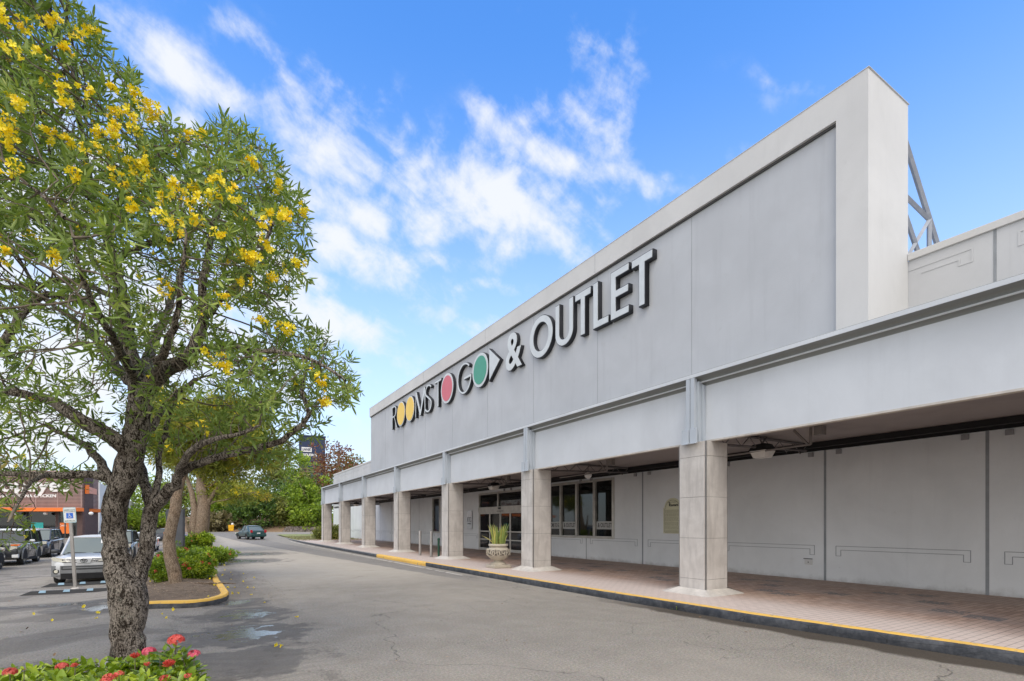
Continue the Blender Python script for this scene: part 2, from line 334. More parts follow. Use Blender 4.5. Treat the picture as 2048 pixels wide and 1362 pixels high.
    dry = b.rng(med, .3, .7, .7, .92); c = b.mix(b.rng(b.noise(24, 4, .8), .55, .75, 0, .35), c, (.10, .09, .075)); b.set(col=b.mix(b.math('MULTIPLY', pud, .5), c, (.10, .10, .10)), rough=b.math('MULTIPLY_ADD', pud, -1.0, dry, clamp=True), spec=b.math('MULTIPLY_ADD', pud, .5, .3))
    b.L.new(b.math('MAXIMUM', b.math('SUBTRACT', dry, pud), .11), b.b.inputs['Roughness'])
    dryf = b.math('SUBTRACT', 1.0, b.math('MULTIPLY', pud, .93))
    h = b.math('SUBTRACT', b.math('ADD', agg, b.math('MULTIPLY', b.noise(170, 2), .6)), b.math('MULTIPLY', ck, 2)); b.bump(b.math('MULTIPLY', h, dryf), .55, .008); return b.m
M_asph = _asphalt()
def _pave():
    b = NB('stamped_brick_paving'); X, Y, Z = b.xyz()
    br = b.N.new('ShaderNodeTexBrick'); b.L.new(b.pos, br.inputs['Vector']); br.inputs['Scale'].default_value = 1; br.inputs['Brick Width'].default_value = .24; br.inputs['Row Height'].default_value = .105; br.inputs['Mortar Size'].default_value = .0055; br.inputs['Mortar Smooth'].default_value = .3
    br.inputs['Color1'].default_value = (.37, .235, .17, 1); br.inputs['Color2'].default_value = (.54, .37, .28, 1); br.inputs['Mortar'].default_value = (.10, .075, .06, 1); br.inputs['Bias'].default_value = 0
    n = b.noise(.8, 7, .65, dist=.4); c = b.mix(b.rng(n, .35, .7, 0, .5), br.outputs['Color'], (.44, .36, .315))
    c = b.mix(b.rng(X, 10.3, 8.9, 0, .8), c, b.mix(br.outputs['Fac'], (.64, .545, .485), (.3, .25, .22)))  # paler front strip: daylight at the open edge put into the colour
    # long saw joints and charcoal inlays
    j = b.math('ABSOLUTE', b.math('SUBTRACT', b.math('FRACT', b.math('DIVIDE', Y, .42)), .5)); jl = b.rng(j, .480, .492, 0, .3)
    c = b.mix(jl, c, (.055, .04, .035))
    yq = b.math('MULTIPLY', b.math('FLOOR', b.math('DIVIDE', Y, .55)), .55)
    tri = b.math('ABSOLUTE', b.math('SUBTRACT', b.math('MULTIPLY', b.math('FRACT', b.math('DIVIDE', b.math('ADD', yq, 2.0), 3.3)), 2.0), 1.0))
    inl = b.math('MULTIPLY', b.math('LESS_THAN', b.math('ABSOLUTE', b.math('SUBTRACT', X, b.math('MULTIPLY_ADD', tri, 3.0, 10.4))), .21), b.math('GREATER_THAN', b.math('FRACT', b.math('DIVIDE', Y, .55)), .12))
    inl = b.math('MULTIPLY', inl, b.rng(b.voro(18), .75, .5)); c = b.mix(b.math('MULTIPLY', inl, .85), c, (.13, .135, .145))
    c = b.mix(b.rng(X, 11.5, 14.2, 0, .4), c, (.25, .19, .155)); c = b.mix(b.rng(b.noise(14, 6, .7), .58, .78, 0, .35), c, (.2, .15, .12))  # browner towards the wall: arcade shade put into the colour
    b.set(col=c, rough=.62, spec=.35); b.bump(b.math('SUBTRACT', b.math('MULTIPLY', b.noise(30, 4), .3), b.math('ADD', br.outputs['Fac'], jl)), .35, .006); return b.m
M_pave = _pave()
def _bark(name, dk, lt, lich=.35, k=1.7):
    b = NB(name); f1 = b.noise(15 * k, 8, .68, vec=b.scale(b.pos, (1, 1, .38)), dist=.9); f2 = b.noise(52 * k, 4, .6, vec=b.scale(b.pos, (1, 1, .55)), dist=.4)
    h = b.math('ADD', b.math('MULTIPLY', f1, .58), b.math('MULTIPLY', f2, .42)); cr = b.rng(h, .43, .56)
    c = b.mix(cr, dk, b.mix(b.rng(f2, .4, .65), tuple(x * .6 for x in lt), lt))
    c = b.mix(b.rng(b.noise(2.6, 6, .65), .50, .68, 0, .75), c, b.mix(cr, tuple(x * .6 for x in dk), tuple(x * 2.6 for x in dk)))
    c = b.mix(b.math('MULTIPLY', b.rng(b.noise(5.0, 6, .65), .60, .66, 0, lich), cr), c, (.34, .42, .34))
    b.set(col=c, rough=.9, spec=.15).bump(b.math('ADD', h, b.math('MULTIPLY', b.noise(110, 3), .15)), 1.0, .05); return b.m
M_bark = _bark('rough_bark', (.030, .022, .016), (.44, .38, .32)); M_bark2 = _bark('tan_bark', (.15, .105, .07), (.42, .33, .245), .1); M_twig = flat('twig_bark', (.15, .12, .09), .85, var=.4, sc_=14)
def _soil():
    b = NB('soil_with_chips'); n = b.noise(5, 8, .65); v = b.voro(55); vc = b.voro(55, out='Color'); bw = b.N.new('ShaderNodeRGBToBW'); b.L.new(vc, bw.inputs[0])
    c = b.mix(b.rng(n, .3, .7), (.115, .088, .066), (.22, .165, .12)); f = b.math('MULTIPLY', b.rng(v, .30, .22), b.rng(bw.outputs[0], .52, .6)); c = b.mix(b.math('MULTIPLY', f, .75), c, (.46, .38, .28))
    b.set(col=c, rough=.95, spec=.1).bump(b.math('ADD', b.noise(30, 6, .7), b.math('MULTIPLY', f, .3)), .8, .02); return b.m
def leafmat(name, dark, mid, light, trans=.3, rough=.45, odd=None, pos_w=.0):
    b = NB(name); a = b.N.new('ShaderNodeAttribute'); a.attribute_name = 'tint'; t = a.outputs['Fac']
    r = b.N.new('ShaderNodeValToRGB'); b.L.new(t, r.inputs[0]); cr = r.color_ramp
    cr.elements[0].color = (*dark, 1); cr.elements[1].color = (*light, 1); cr.elements[1].position = .93 if odd else 1; e = cr.elements.new(.5); e.color = (*mid, 1)
    if odd: e = cr.elements.new(.97); e.color = (*odd, 1)
    c = b.mix(b.rng(b.noise(1.1, 3), .35, .7, 0, .35), r.outputs[0], tuple(x * .62 for x in mid))
    b.set(col=c, rough=rough, spec=.4)
    tr = b.N.new('ShaderNodeBsdfTranslucent'); b.L.new(b.mix(1, c, (1.3, 1.35, .6), 'MULTIPLY'), tr.inputs[0])
    mx = b.N.new('ShaderNodeMixShader'); mx.inputs[0].default_value = trans; b.L.new(b.b.outputs[0], mx.inputs[1]); b.L.new(tr.outputs[0], mx.inputs[2])
    b.L.new(mx.outputs[0], b.N['Material Output'].inputs[0]); return b.m
M_leaf = leafmat('trumpet_tree_leaf', (.065, .11, .022), (.20, .29, .06), (.46, .54, .15), .3, odd=(.30, .24, .06))
M_leaf2 = leafmat('yellow_green_tree_leaf', (.11, .14, .02), (.28, .31, .045), (.48, .46, .07), .3, odd=(.45, .30, .04))  # lighter, yellower leaf of the two smaller median trees
M_bloom = leafmat('yellow_blossom', (.88, .60, .008), (.95, .75, .018), (.98, .85, .08), .25)
M_ixleaf = leafmat('ixora_leaf', (.06, .12, .012), (.24, .35, .025), (.52, .60, .06), .25, rough=.28)
M_ixfl = leafmat('coral_blossom', (.55, .05, .04), (.74, .11, .09), (.82, .20, .16), .2)
M_ixpk = leafmat('pink_blossom', (.60, .06, .10), (.76, .12, .20), (.85, .22, .30), .2)
M_dkgrn = leafmat('dense_leaf', (.03, .06, .012), (.08, .15, .025), (.20, .31, .045), .2)
M_brgrn = leafmat('bright_leaf', (.07, .12, .012), (.22, .33, .03), (.45, .55, .05), .25)
M_olive = leafmat('olive_leaf', (.08, .10, .022), (.20, .225, .05), (.36, .36, .09), .2)
M_rust = leafmat('rust_leaf', (.11, .03, .015), (.24, .085, .04), (.26, .20, .07), .2)
M_dry = leafmat('dry_grass', (.10, .085, .045), (.20, .17, .085), (.32, .28, .14), .2)
M_snake = leafmat('snake_plant_leaf', (.10, .17, .05), (.30, .36, .09), (.75, .64, .20), .15, rough=.35)
M_litter = leafmat('fallen_leaf', (.10, .06, .03), (.25, .16, .09), (.42, .33, .2), .05)
M_soil = _soil(); M_earth = _conc('bare_earth', (.28, .19, .125)); M_grass = flat('lawn', (.22, .24, .08), .9, var=.4, sc_=2)
M_rock = _conc('rubble_stone', (.20, .17, .15))
def glassmat(name, tintc=(.02, .024, .024), tr=.0, spec=.9):
    b = NB(name); b.set(col=tintc, rough=.03, spec=spec)
    if tr:
        t = b.N.new('ShaderNodeBsdfTransparent'); t.inputs[0].default_value = (.55, .6, .58, 1); mx = b.N.new('ShaderNodeMixShader'); mx.inputs[0].default_value = tr
        b.L.new(b.b.outputs[0], mx.inputs[1]); b.L.new(t.outputs[0], mx.inputs[2]); b.L.new(mx.outputs[0], b.N['Material Output'].inputs[0])
    return b.m
M_glass = glassmat('shop_glass', (.012, .014, .014), .45, 1.0); M_carglass = glassmat('car_glass', (.03, .04, .042), 0, .9); M_silverglass = glassmat('windscreen_glass', (.10, .13, .13), 0, .8)
M_water = NB('puddle_water').set(col=(.14, .15, .16), rough=.22, spec=1.0); M_water.bump(M_water.noise(5, 3), .25, .02); M_water = M_water.m
def paint(name, col, metal=.3): return flat(name, col, .28, metal, .5, .02, coat=.8)
M_silver = paint('silver_paint', (.56, .57, .58), .35); M_blackcar = paint('black_paint', (.012, .013, .015), 0); M_navycar = paint('dark_navy_paint', (.012, .016, .03), .1); M_greencar = paint('teal_paint', (.012, .055, .055), .2); M_whitecar = paint('white_car_paint', (.72, .73, .73), 0); M_slate = paint('slate_paint', (.03, .032, .036), .2)
M_lens = flat('headlamp_lens', (.62, .60, .50), .12, .15, coat=.8)

# ------------------------------------------------------------------ lettering
def curve_mesh(splines, depth, off=0.0, text=None, size=1, align='LEFT', res=8):
    if text is None:
        cu = bpy.data.curves.new('c', 'CURVE'); cu.dimensions = '2D'; cu.fill_mode = 'BOTH'
        for pts in splines:
            sp = cu.splines.new('POLY'); sp.points.add(len(pts) - 1); sp.use_cyclic_u = True
            for i, (u, v) in enumerate(pts): sp.points[i].co = (u, v, 0, 1)
    else:
        cu = bpy.data.curves.new('c', 'FONT'); cu.body = text; cu.size = size; cu.align_x = align; cu.resolution_u = 4; cu.fill_mode = 'BOTH'
    cu.extrude = depth / 2; cu.offset = off
    o = bpy.data.objects.new('c', cu); sc.collection.objects.link(o); bpy.context.view_layer.update()
    me = bpy.data.meshes.new_from_object(o.evaluated_get(bpy.context.evaluated_depsgraph_get()))
    bpy.data.objects.remove(o); bpy.data.curves.remove(cu); return me
def lay(me, name, mat, org, u, v, parent=None, fit=None, su=1, sv=1):
    """set a flat shape's mesh into the world: u = reading direction, v = up; fit=(w,h) stretches it to a box starting at org"""
    n = len(me.vertices); co = np.empty(n * 3); me.vertices.foreach_get('co', co); co = co.reshape(-1, 3)
    if fit:
        lo, hi = co.min(0), co.max(0); co[:, 0] = (co[:, 0] - lo[0]) / (hi[0] - lo[0]) * fit[0]; co[:, 1] = (co[:, 1] - lo[1]) / (hi[1] - lo[1]) * fit[1]
    else: co[:, 0] *= su; co[:, 1] *= sv
    u, v = np.array(u, float), np.array(v, float); w = np.cross(u, v)
    me.vertices.foreach_set('co', (np.array(org) + co[:, :1] * u + co[:, 1:2] * v + co[:, 2:] * w).ravel()); me.update()
    me.materials.clear(); me.materials.append(mat)
    o = bpy.data.objects.new(name, me); me.name = name; link(o, parent); return o
def text(s, size, org, u, v, mat, name='lettering', parent=None, depth=.01, off=0, fit=None, align='LEFT', su=1, sv=1):
    return lay(curve_mesh(None, depth, off, s, size, align), name, mat, org, u, v, parent, fit, su, sv)
# ================================================================== SETTING: ground, road edge, walkway
UL, UU = (0, -1, 0), (0, 0, 1)       # reading direction and up on surfaces that face the road
def sst(a, b, v): t = max(0, min(1, (v - a) / (b - a))); return t * t * (3 - 2 * t)
def gz(x, y): return .42 * sst(44, 90, y) - .40 * sst(-.3, -2.8, x) * sst(12.5, 19, y) * (1 - sst(52, 80, y))   # lot dips to the left, rises beyond the shop
def GG(px, py, h=0):
    z = 0
    for _ in range(40): g = G(px, py, z + h); z = z * .5 + .5 * gz(g.x, g.y)
    return G(px, py, z + h)
def kx(y):                            # line of the kerb edge
    t = [(-8, 8.6), (0, 8.3), (2, 8.2), (5.2, 7.86), (9, 7.70), (16, 7.60), (29, 7.55), (45, 7.62), (56, 7.8), (66, 8.4)]
    for (a, p), (b, q) in zip(t, t[1:]):
        if y <= b: return p + (q - p) * (y - a) / (b - a)
    return t[-1][1]
def ground_sheet():
    xs = [-900, -300, -120, -60, -30, -12, -6] + [-3 + .25 * i for i in range(13)] + [8, 20, 45, 90, 250, 900]; ys = [-600, -60, -20, 0, 12] + [12.5 + .5 * i for i in range(14)] + [20, 30, 40] + list(range(44, 92, 4)) + [95, 110, 140, 260, 600, 1500]
    mb = MB(); mb.v = [(x, y, gz(x, y)) for y in ys for x in xs]; n = len(xs)
    mb.f = [(j * n + i, j * n + i + 1, (j + 1) * n + i + 1, (j + 1) * n + i) for j in range(len(ys) - 1) for i in range(n - 1)]; mb.m = [0] * len(mb.f)
    tag(mb.build('ground', M_asph), 'grey worn asphalt of the car park and driveway', kind='structure')
ground_sheet()
def walkway():
    ys = [-8 + i for i in range(0, 66)]; mb = MB()
    for y0, y1 in zip(ys, ys[1:]):
        a, b = kx(y0) + .19, kx(y1) + .19
        mb.add([(a, y0, .150), (14.3, y0, .150), (14.3, y1, .150), (b, y1, .150)], [(0, 1, 2, 3)])
    tag(mb.build('walkway', M_pave), 'reddish stamped brick walkway under the arcade', kind='structure')
    rng = random.Random(4); mb = MB(); yy = [-8 + .25 * i for i in range(0, int(74 / .25))]; pr = []
    for y in yy:
        x = kx(y); j = rng.uniform(-.006, .006); b = .012 * math.sin(y * 2.1) + j
        pr.append([(x + .01 + b, y, -.02), (x + b * .6, y, .05), (x + j, y, .125), (x + .022 + j, y, .152 + rng.uniform(-.003, .002)), (x + .10, y, .156), (x + .195, y, .155), (x + .195, y, -.02)])
    vs = [p for s in pr for p in s]; n = 7; mb.v = vs
    for i in range(len(pr) - 1):
        y = yy[i]; drop = 14.6 < y and y < 25.0
        for k in range(n - 1):
            top = k >= 3 and y < 25.4
            dropy = (18.9 < y < 25.4)
            mb.f.append((i * n + k, i * n + k + 1, (i + 1) * n + k + 1, (i + 1) * n + k)); mb.m.append(1 if (top and k < 5) or (dropy and k < 5) else (2 if (y >= 25.4 and k >= 3) else 0))
    tag(mb.build('kerb', [M_blk_kerb, M_ylw_paint, M_oldconc], smooth=50, fix=True), 'shop kerb with black face and yellow painted top', kind='structure')
    # faded white edge line along the far half
    mb = MB(); y = 15.0; rng = random.Random(9)
    while y < 52:
        l = rng.uniform(.5, 2.2); x0, x1 = kx(y) - .42, kx(y + l) - .42; mb.add([(x0, y, gz(0, y) + .004), (x0 + .11, y, gz(0, y) + .004), (x1 + .11, y + l, gz(0, y + l) + .004), (x1, y + l, gz(0, y + l) + .004)], [(0, 1, 2, 3)]); y += l + rng.uniform(0, .4)
    tag(mb.build('road_line', flat('worn_line', (.50, .46, .40), .8, var=.3, sc_=6)), 'faded pale edge line painted beside the kerb', kind='structure')
walkway()
# ================================================================== STORE BUILDING
XF, XC, W = 9.12, 9.19, 9.75          # pilaster face, column face, sign-wall face
COLY = [7.14 + 6.62 * k for k in range(-1, 7)]; YE = COLY[-1] + .72
XW = 14.3
shop = empty('store_building', (12, 20, 0), 'long grey furniture store with a column arcade and a tall sign parapet', 'building')
shop.location = (0, 0, 0)
def part(name, mats, fn, bevel=0, smooth=None, parent=shop, fix=False, label=None):
    mb = MB(); fn(mb); o = mb.build(name, mats, parent, smooth=smooth, bevel=bevel, fix=fix)
    if label: o['label'] = label
    return o
# --- main wall with its openings
WIN = [(15.58, 16.72), (16.75, 17.92), (17.95, 19.09), (19.12, 20.28), (20.31, 21.45)]
def wall_main(mb):
    top = 3.64
    def seg(y0, y1, z0=.0, z1=top): mb.box(XW, XW + .25, y0, y1, z0, z1)
    seg(-8, 15.5); seg(15.5, 21.53, 0, 1.06); seg(15.5, 21.53, 3.56, top); seg(21.53, 22.2); seg(22.2, 27.3, 3.50, top); seg(27.3, 33.1)
    seg(33.1, 34.5, 0, 1.06); seg(33.1, 34.5, 3.56, top); seg(34.5, 66.5)
part('wall', M_wall, wall_main)
part('end_wall', M_upper, lambda m: (m.box(XW, 40, 66.5, 66.75, 0, 7.2),))
XR = 11.265
part('upper_wall', M_upper, lambda m: (m.box(XW, XW + .25, 34.6, 66.5, 3.86, 7.80), m.box(XW, XW + .25, -8, 34.6, 3.86, 6.1), m.box(XR, XR + .2, -8, 4.7, 4.2, 6.55)))
def copings(m):
    m.box(XW - .05, XW + .32, 34.6, 66.55, 7.80, 7.95), m.box(XR - .04, XR + .26, -8, 4.285, 6.55, 6.68); m.box(W - .01, W + 1.53, 4.27, 34.53, 9.47, 9.485)
part('coping', [M_frame, M_white], copings, bevel=.01)
def wallband(m):       # ghost outline panels pressed in the upper precast wall
    for k in range(-4, 18):
        y0, y1 = 7.33 + 3.31 * k + .28, 7.33 + 3.31 * (k + 1) - .28
        if y1 < 34.5 or y0 > 66: continue
        m.box(XW - .012, XW, y0, y1, 7.48, 7.50); m.box(XW - .012, XW, y0, y0 + .02, 7.26, 7.48); m.box(XW - .012, XW, y1 - .02, y1, 7.26, 7.48)
        m.box(XW - .012, XW, y0 + .22, y1 - .22, 7.37, 7.385); m.box(XW - .012, XW, y0 + .2, y0 + .22, 7.26, 7.385); m.box(XW - .012, XW, y1 - .22, y1 - .2, 7.26, 7.385)
part('wall_moulding', M_upper, wallband)
for y0, y1 in ((3.35, 4.28), (.04, 2.79), (-3.3, -.52)):     # raised outline on the near upper wall
    def band2(m):
        x0, x1 = XR - .02, XR
        x0 = XR - .008; m.box(x0, x1, y0, y1, 6.36, 6.385)
        if y1 < 4: m.box(x0, x1, y1 - .025, y1, 6.14, 6.36); m.box(x0, x1, y1 - .2, y1 - .025, 6.14, 6.165); m.box(x0, x1, y1 - .2, y1 - .175, 6.165, 6.27)
        m.box(x0, x1, y0, y0 + .025, 6.14, 6.36); m.box(x0, x1, y0 + .025, y0 + .2, 6.14, 6.165); m.box(x0, x1, y0 + .175, y0 + .2, 6.165, 6.27); m.box(x0, x1, y0 + .2, min(y1 - .2, 4.2), 6.245, 6.27)
    part('wall_outline_band', M_upper, band2)
for y in (3.07, -.24, -3.55): part('upper_joint', M_strip, lambda m: (m.box(XR - .006, XR, y - .02, y + .02, 4.4, 6.55),))
part('rear_roof', M_roof, lambda m: (m.box(XR + .2, XW, -8, 34.5, 5.9, 6.1), ))
def joints(m):
    for k in range(-4, 18):
        y = 7.33 + 3.31 * k
        if y < -8 or y > 66: continue
        if 22.2 < y < 27.3 or 33 < y < 34.5: continue
        w = .03 if y < 14.5 else .017
        z1 = 1.05 if 15.5 < y < 21.6 else 3.66
        part('wall_joint', M_strip, lambda m: (m.box(XW - .006, XW, y - w, y + w, .15, z1),)); y > 34.6 and part('upper_joint', M_strip, lambda m: (m.box(XW - .006, XW, y - .02, y + .02, 3.9, 7.8),))
joints(None)
def rails(m):          # thin outline left along the wall at hand height
    t = .012
    for k in range(-4, 18):
        y0, y1 = 7.33 + 3.31 * k + .27, 7.33 + 3.31 * (k + 1) - .27
        if y1 < -7.8 or y0 > 66 or (22 < y1 and y0 < 27.3): continue
        m = MB(); x0, x1 = XW - .008, XW
        m.box(x0, x1, y0, y1, 1.075, 1.075 + t); m.box(x0, x1, y0 + .12, y1 - .12, .975, .975 + t)
        for a, s in ((y0, 1), (y1, -1)):
            p, q = sorted((a, a + s * .012)); m.box(x0, x1, p, q, .83, 1.075)
            p, q = sorted((a + s * .12, a + s * .132)); m.box(x0, x1, p, q, .83, .975); p, q = sorted((a, a + s * .132)); m.box(x0, x1, p, q, .82, .83)
        m.build('wall_outline', M_strip, shop)
rails(None)
part('roof', M_roof, lambda m: (m.box(XW + .25, 40, 34.6, 66.5, 7.0, 7.2), m.box(XW + .25, 40, -8, 34.6, 5.9, 6.1)))
part('canopy_roof', M_roof, lambda m: (m.box(9.5, XW, -6.6, YE - .1, 4.1, 4.25), ))
def mesh_ceiling():
    b = NB('perforated_soffit'); X, Y, Z = b.xyz(); v = b.voro(38, rnd=.0); n = b.noise(.9, 6)
    c = b.mix(b.rng(v, .18, .3), (.09, .082, .08), (.34, .30, .29)); c = b.mix(b.rng(n, .4, .7, 0, .3), c, (.1, .09, .085)); b.set(col=c, rough=.7); return b.m
part('soffit', mesh_ceiling(), lambda m: (m.box(9.46, XW - .42, -6.6, YE - .1, 3.80, 3.84), ))
part('soffit_gap_shade', M_black, lambda m: (m.box(XW - .42, XW - .02, -6.6, YE - .1, 3.9, 3.94), m.box(XW - .03, XW - .01, -6.6, YE - .1, 3.645, 3.9)))  # black sheets stand in for the darkness above the wall
part('gap_shade_strip', M_black, lambda m: (m.box(XW - .62, XW - .46, -6.6, YE - .2, 3.66, 3.79), ))  # black strip painted for the shade of the gap at the wall
# --- interior void behind the glass
def interior(m):
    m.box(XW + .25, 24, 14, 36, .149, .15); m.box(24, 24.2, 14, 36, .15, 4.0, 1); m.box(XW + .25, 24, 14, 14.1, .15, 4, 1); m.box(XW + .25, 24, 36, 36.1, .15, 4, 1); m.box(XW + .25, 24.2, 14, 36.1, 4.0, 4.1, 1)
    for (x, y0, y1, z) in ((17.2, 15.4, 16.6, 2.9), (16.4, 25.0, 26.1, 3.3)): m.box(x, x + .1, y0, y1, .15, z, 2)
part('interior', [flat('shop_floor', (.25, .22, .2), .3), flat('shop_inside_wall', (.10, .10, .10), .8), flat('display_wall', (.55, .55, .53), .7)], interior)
# --- windows
def window(y0, y1, z0=1.11, z1=3.52, film=None, hide=False):
    f = MB(); x = XW - .03
    f.box(x, XW + .12, y0, y0 + .05, z0, z1); f.box(x, XW + .12, y1 - .05, y1, z0, z1); f.box(x, XW + .12, y0 + .05, y1 - .05, z1 - .05, z1); f.box(x - .02, XW + .12, y0 + .05, y1 - .05, z0, z0 + .05)
    fo = f.build('window', M_alu, shop, bevel=.004)
    MB().box(XW + .07, XW + .08, y0 + .05, y1 - .05, z0 + .05, z1 - .05).build('pane', M_glass, fo)
    if film:
        MB().box(XW + .060, XW + .066, y0 + .06, y1 - .06, 1.45, 1.78).build('frosted_film', M_frost, fo)
        text(film, .26, (XW + .058, y1 - .14, 1.53), UL, UU, M_text, 'lettering', fo, .002, .004, fit=(y1 - y0 - .26, .19))
    return fo
for i, (a, b) in enumerate(WIN): window(a, b, film='& OUTLET' if i in (0, 2) else ('ROOMS TO GO' if i == 3 else None))
window(33.2, 34.4)
for a, b, nm in ((15.5, 21.53, 0), (33.1, 34.5, 1)):
    part('window_surround', M_alu, lambda m: (m.box(XW - .04, XW + .2, a, a + .07, 1.06, 3.56), m.box(XW - .04, XW + .2, b - .07, b, 1.06, 3.56), m.box(XW - .05, XW + .2, a + .07, b - .07, 3.525, 3.56), m.box(XW - .06, XW + .2, a + .07, b - .07, 1.06, 1.105)), bevel=.004)
# --- entrance
ent = part('entrance_frame', M_alu, lambda m: [m.box(XW - .02, XW + .2, a, b, .15, 3.5) for a, b in ((22.2, 22.3), (27.2, 27.3))] + [m.box(XW - .02, XW + .2, 22.3, 27.2, 3.4, 3.5), m.box(XW - .10, XW + .2, 22.3, 27.2, 2.36, 2.66), m.box(XW, XW + .15, 24.95, 25.08, 2.66, 3.4), m.box(XW - .03, XW + .14, 22.3, 27.2, .15, .20)], bevel=.005)
part('sensor', M_dkplastic, lambda m: (m.box(XW - .16, XW - .10, 24.5, 24.72, 2.50, 2.60), m.box(XW - .13, XW - .10, 24.2, 24.9, 2.38, 2.41)), parent=ent, bevel=.01)
part('transom_pane', M_glass, lambda m: (m.box(XW + .07, XW + .08, 25.08, 27.2, 2.66, 3.4), m.box(XW + .07, XW + .08, 22.3, 24.95, 2.66, 3.4)), parent=ent)
for (a, b) in ((22.3, 23.66), (23.66, 24.7), (24.74, 25.95), (25.95, 27.2)):
    d = part('door', M_alu, lambda m: (m.box(XW, XW + .06, a, a + .07, .20, 2.36), m.box(XW, XW + .06, b - .07, b, .20, 2.36), m.box(XW, XW + .06, a + .07, b - .07, 2.26, 2.36), m.box(XW, XW + .06, a + .07, b - .07, .20, .30), m.box(XW, XW + .06, a + .07, b - .07, 1.22, 1.29), m.box(XW, XW + .06, a + .07, b - .07, .76, .82)), bevel=.004)
    part('pane', M_glass, lambda m: (m.box(XW + .025, XW + .035, a + .07, b - .07, .3, 2.26), ), parent=d)
# --- columns, pilasters, bays
def column(y):
    g = MB().box(XC + .012, XC + .708, y + .012, y + .708, .15, 3.44).build('column', M_groove, shop)
    def clad(m):
        zs = [.15, .47, 1.355, 2.245, 3.125, 3.44]; a, b = .03, .69
        for z0, z1 in zip(zs, zs[1:]):
            z0 += .003; z1 -= .003
            m.box(XC - .012, XC + .010, y + a, y + b, z0, z1); m.box(XC + .710, XC + .732, y + a, y + b, z0, z1)
            m.box(XC + a, XC + b, y - .012, y + .010, z0, z1); m.box(XC + a, XC + b, y + .710, y + .732, z0, z1)
    part('cladding', M_tile, clad, parent=g, bevel=.002)
    part('corner_strip', M_steel, lambda m: [m.box(XC + p, XC + q, y + p2, y + q2, .16, 3.43) for p, q in ((.000, .011), (.709, .72)) for p2, q2 in ((.000, .011), (.709, .72))], parent=g)
    if y > 0:
        rg = random.Random(int(y * 10)); t = .015; o_ = .30; h = .115
        A = [(XC - t, y - t), (XC + .72 + t, y - t), (XC + .72 + t, y + .72 + t), (XC - t, y + .72 + t)]
        B = [(XC - o_, y - o_), (XC + .72 + o_, y - o_), (XC + .72 + o_, y + .72 + o_), (XC - o_, y + .72 + o_)]
        m = MB(); ring = []
        for (ax, ay), (bx, by) in zip(A, B):   # clipped corners
            pass
        outer = []
        for i, (bx, by) in enumerate(B):
            sx = -1 if i in (0, 3) else 1; sy = -1 if i < 2 else 1; c = .10
            pts = [(bx, by - sy * c), (bx - sx * c, by)]
            if i in (1, 3): pts = pts[::-1]
            # order counter-clockwise
            outer += [(p + rg.uniform(-.02, .02), q + rg.uniform(-.02, .02), .148) for p, q in pts]
        inner = [(ax, ay, .15 + h + rg.uniform(-.015, .015)) for ax, ay in A for _ in (0, 1)]
        vs = outer + inner; n = 8; fs = []
        for i in range(n):
            j = (i + 1) % n
            fs.append((i, j, n + j, n + i) if i % 2 else (i, j, n + i))
        m.add(vs, fs); m.build('base_skirt', M_conc, g, bevel=.012, fix=True)
    return g
for y in COLY: column(y)
YC = [y + .36 for y in COLY]
def pilaster(yc, ends=False):
    def f(m):
        for s in (-1, 1):
            def bx(x0, x1, a, b, z0, z1): p, q = sorted((yc + s * a, yc + s * b)); m.box(x0, x1, p, q, z0, z1)
            bx(XF, XF + .1, .009, .11, 3.42, 4.83); bx(XF + .085, XF + .25, .11, .165, 3.44, 4.75); bx(XF + .17, XF + .25, .165, .22, 3.44, 4.67)
            bx(XF - .03, XF - .003, .012, .20, 3.40, 3.72); bx(XF - .06, XF - .032, .03, .19, 3.395, 3.415)
    p = part('pilaster', M_pil, f, bevel=.004)
    MB().box(XF + .02, XF + .09, yc - .0085, yc + .0085, 3.44, 4.9).build('joint', M_groove, p)
for yc in YC: pilaster(yc)
for a, b in zip(YC, YC[1:]):
    part('fascia_panel', [M_fascia, M_conc], lambda m: (m.box(XF + .25, XF + .36, a + .0, b - .0, 3.475, 4.66), m.box(XF + .235, XF + .37, a + .15, b - .15, 3.44, 3.4745, 1)))
def cornice(m):
    y0, y1 = YC[0] - .11, YC[-1] + .11
    prof = [(XF, 4.83), (XF, 4.905), (XF + .015, 4.92), (XF + .7, 4.93), (XF + .7, 4.63), (XF + .26, 4.63)]
    # two coves below the top band
    for (x0, z0, x1, z1) in ((XF + .26, 4.64, XF + .17, 4.73), (XF + .165, 4.74, XF + .08, 4.82)):
        for i in range(5): t = i / 4 * math.pi / 2; prof.append((x0 + (x1 - x0) * (1 - math.cos(t)), z0 + (z1 - z0) * math.sin(t)))
    n = len(prof); m.add([(x, y0, z) for x, z in prof] + [(x, y1, z) for x, z in prof], [tuple(range(n)), tuple(range(n, 2 * n))[::-1]] + [(i, n + i, n + (i + 1) % n, (i + 1) % n) for i in range(n)])
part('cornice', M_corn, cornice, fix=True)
part('cornice_highlight_bead', M_fascia, lambda m: (m.tube([(XF + .16, YC[0] - .1, 4.735), (XF + .16, YC[-1] + .1, 4.735)], .016, 8),), smooth=80)  # pale bead added to draw a highlight line along the coves
part('cornice_band', M_fascia, lambda m: (m.box(XF - .004, XF + .003, YC[0] - .11, YC[-1] + .11, 4.832, 4.905), ))
part('canopy_end', M_fascia, lambda m: (m.box(XF + .3, XW, YC[-1] + .02, YC[-1] + .11, 3.46, 4.62), m.box(XF + .25, XF + .36, YC[-1], YC[-1] + .11, 3.44, 4.62)))
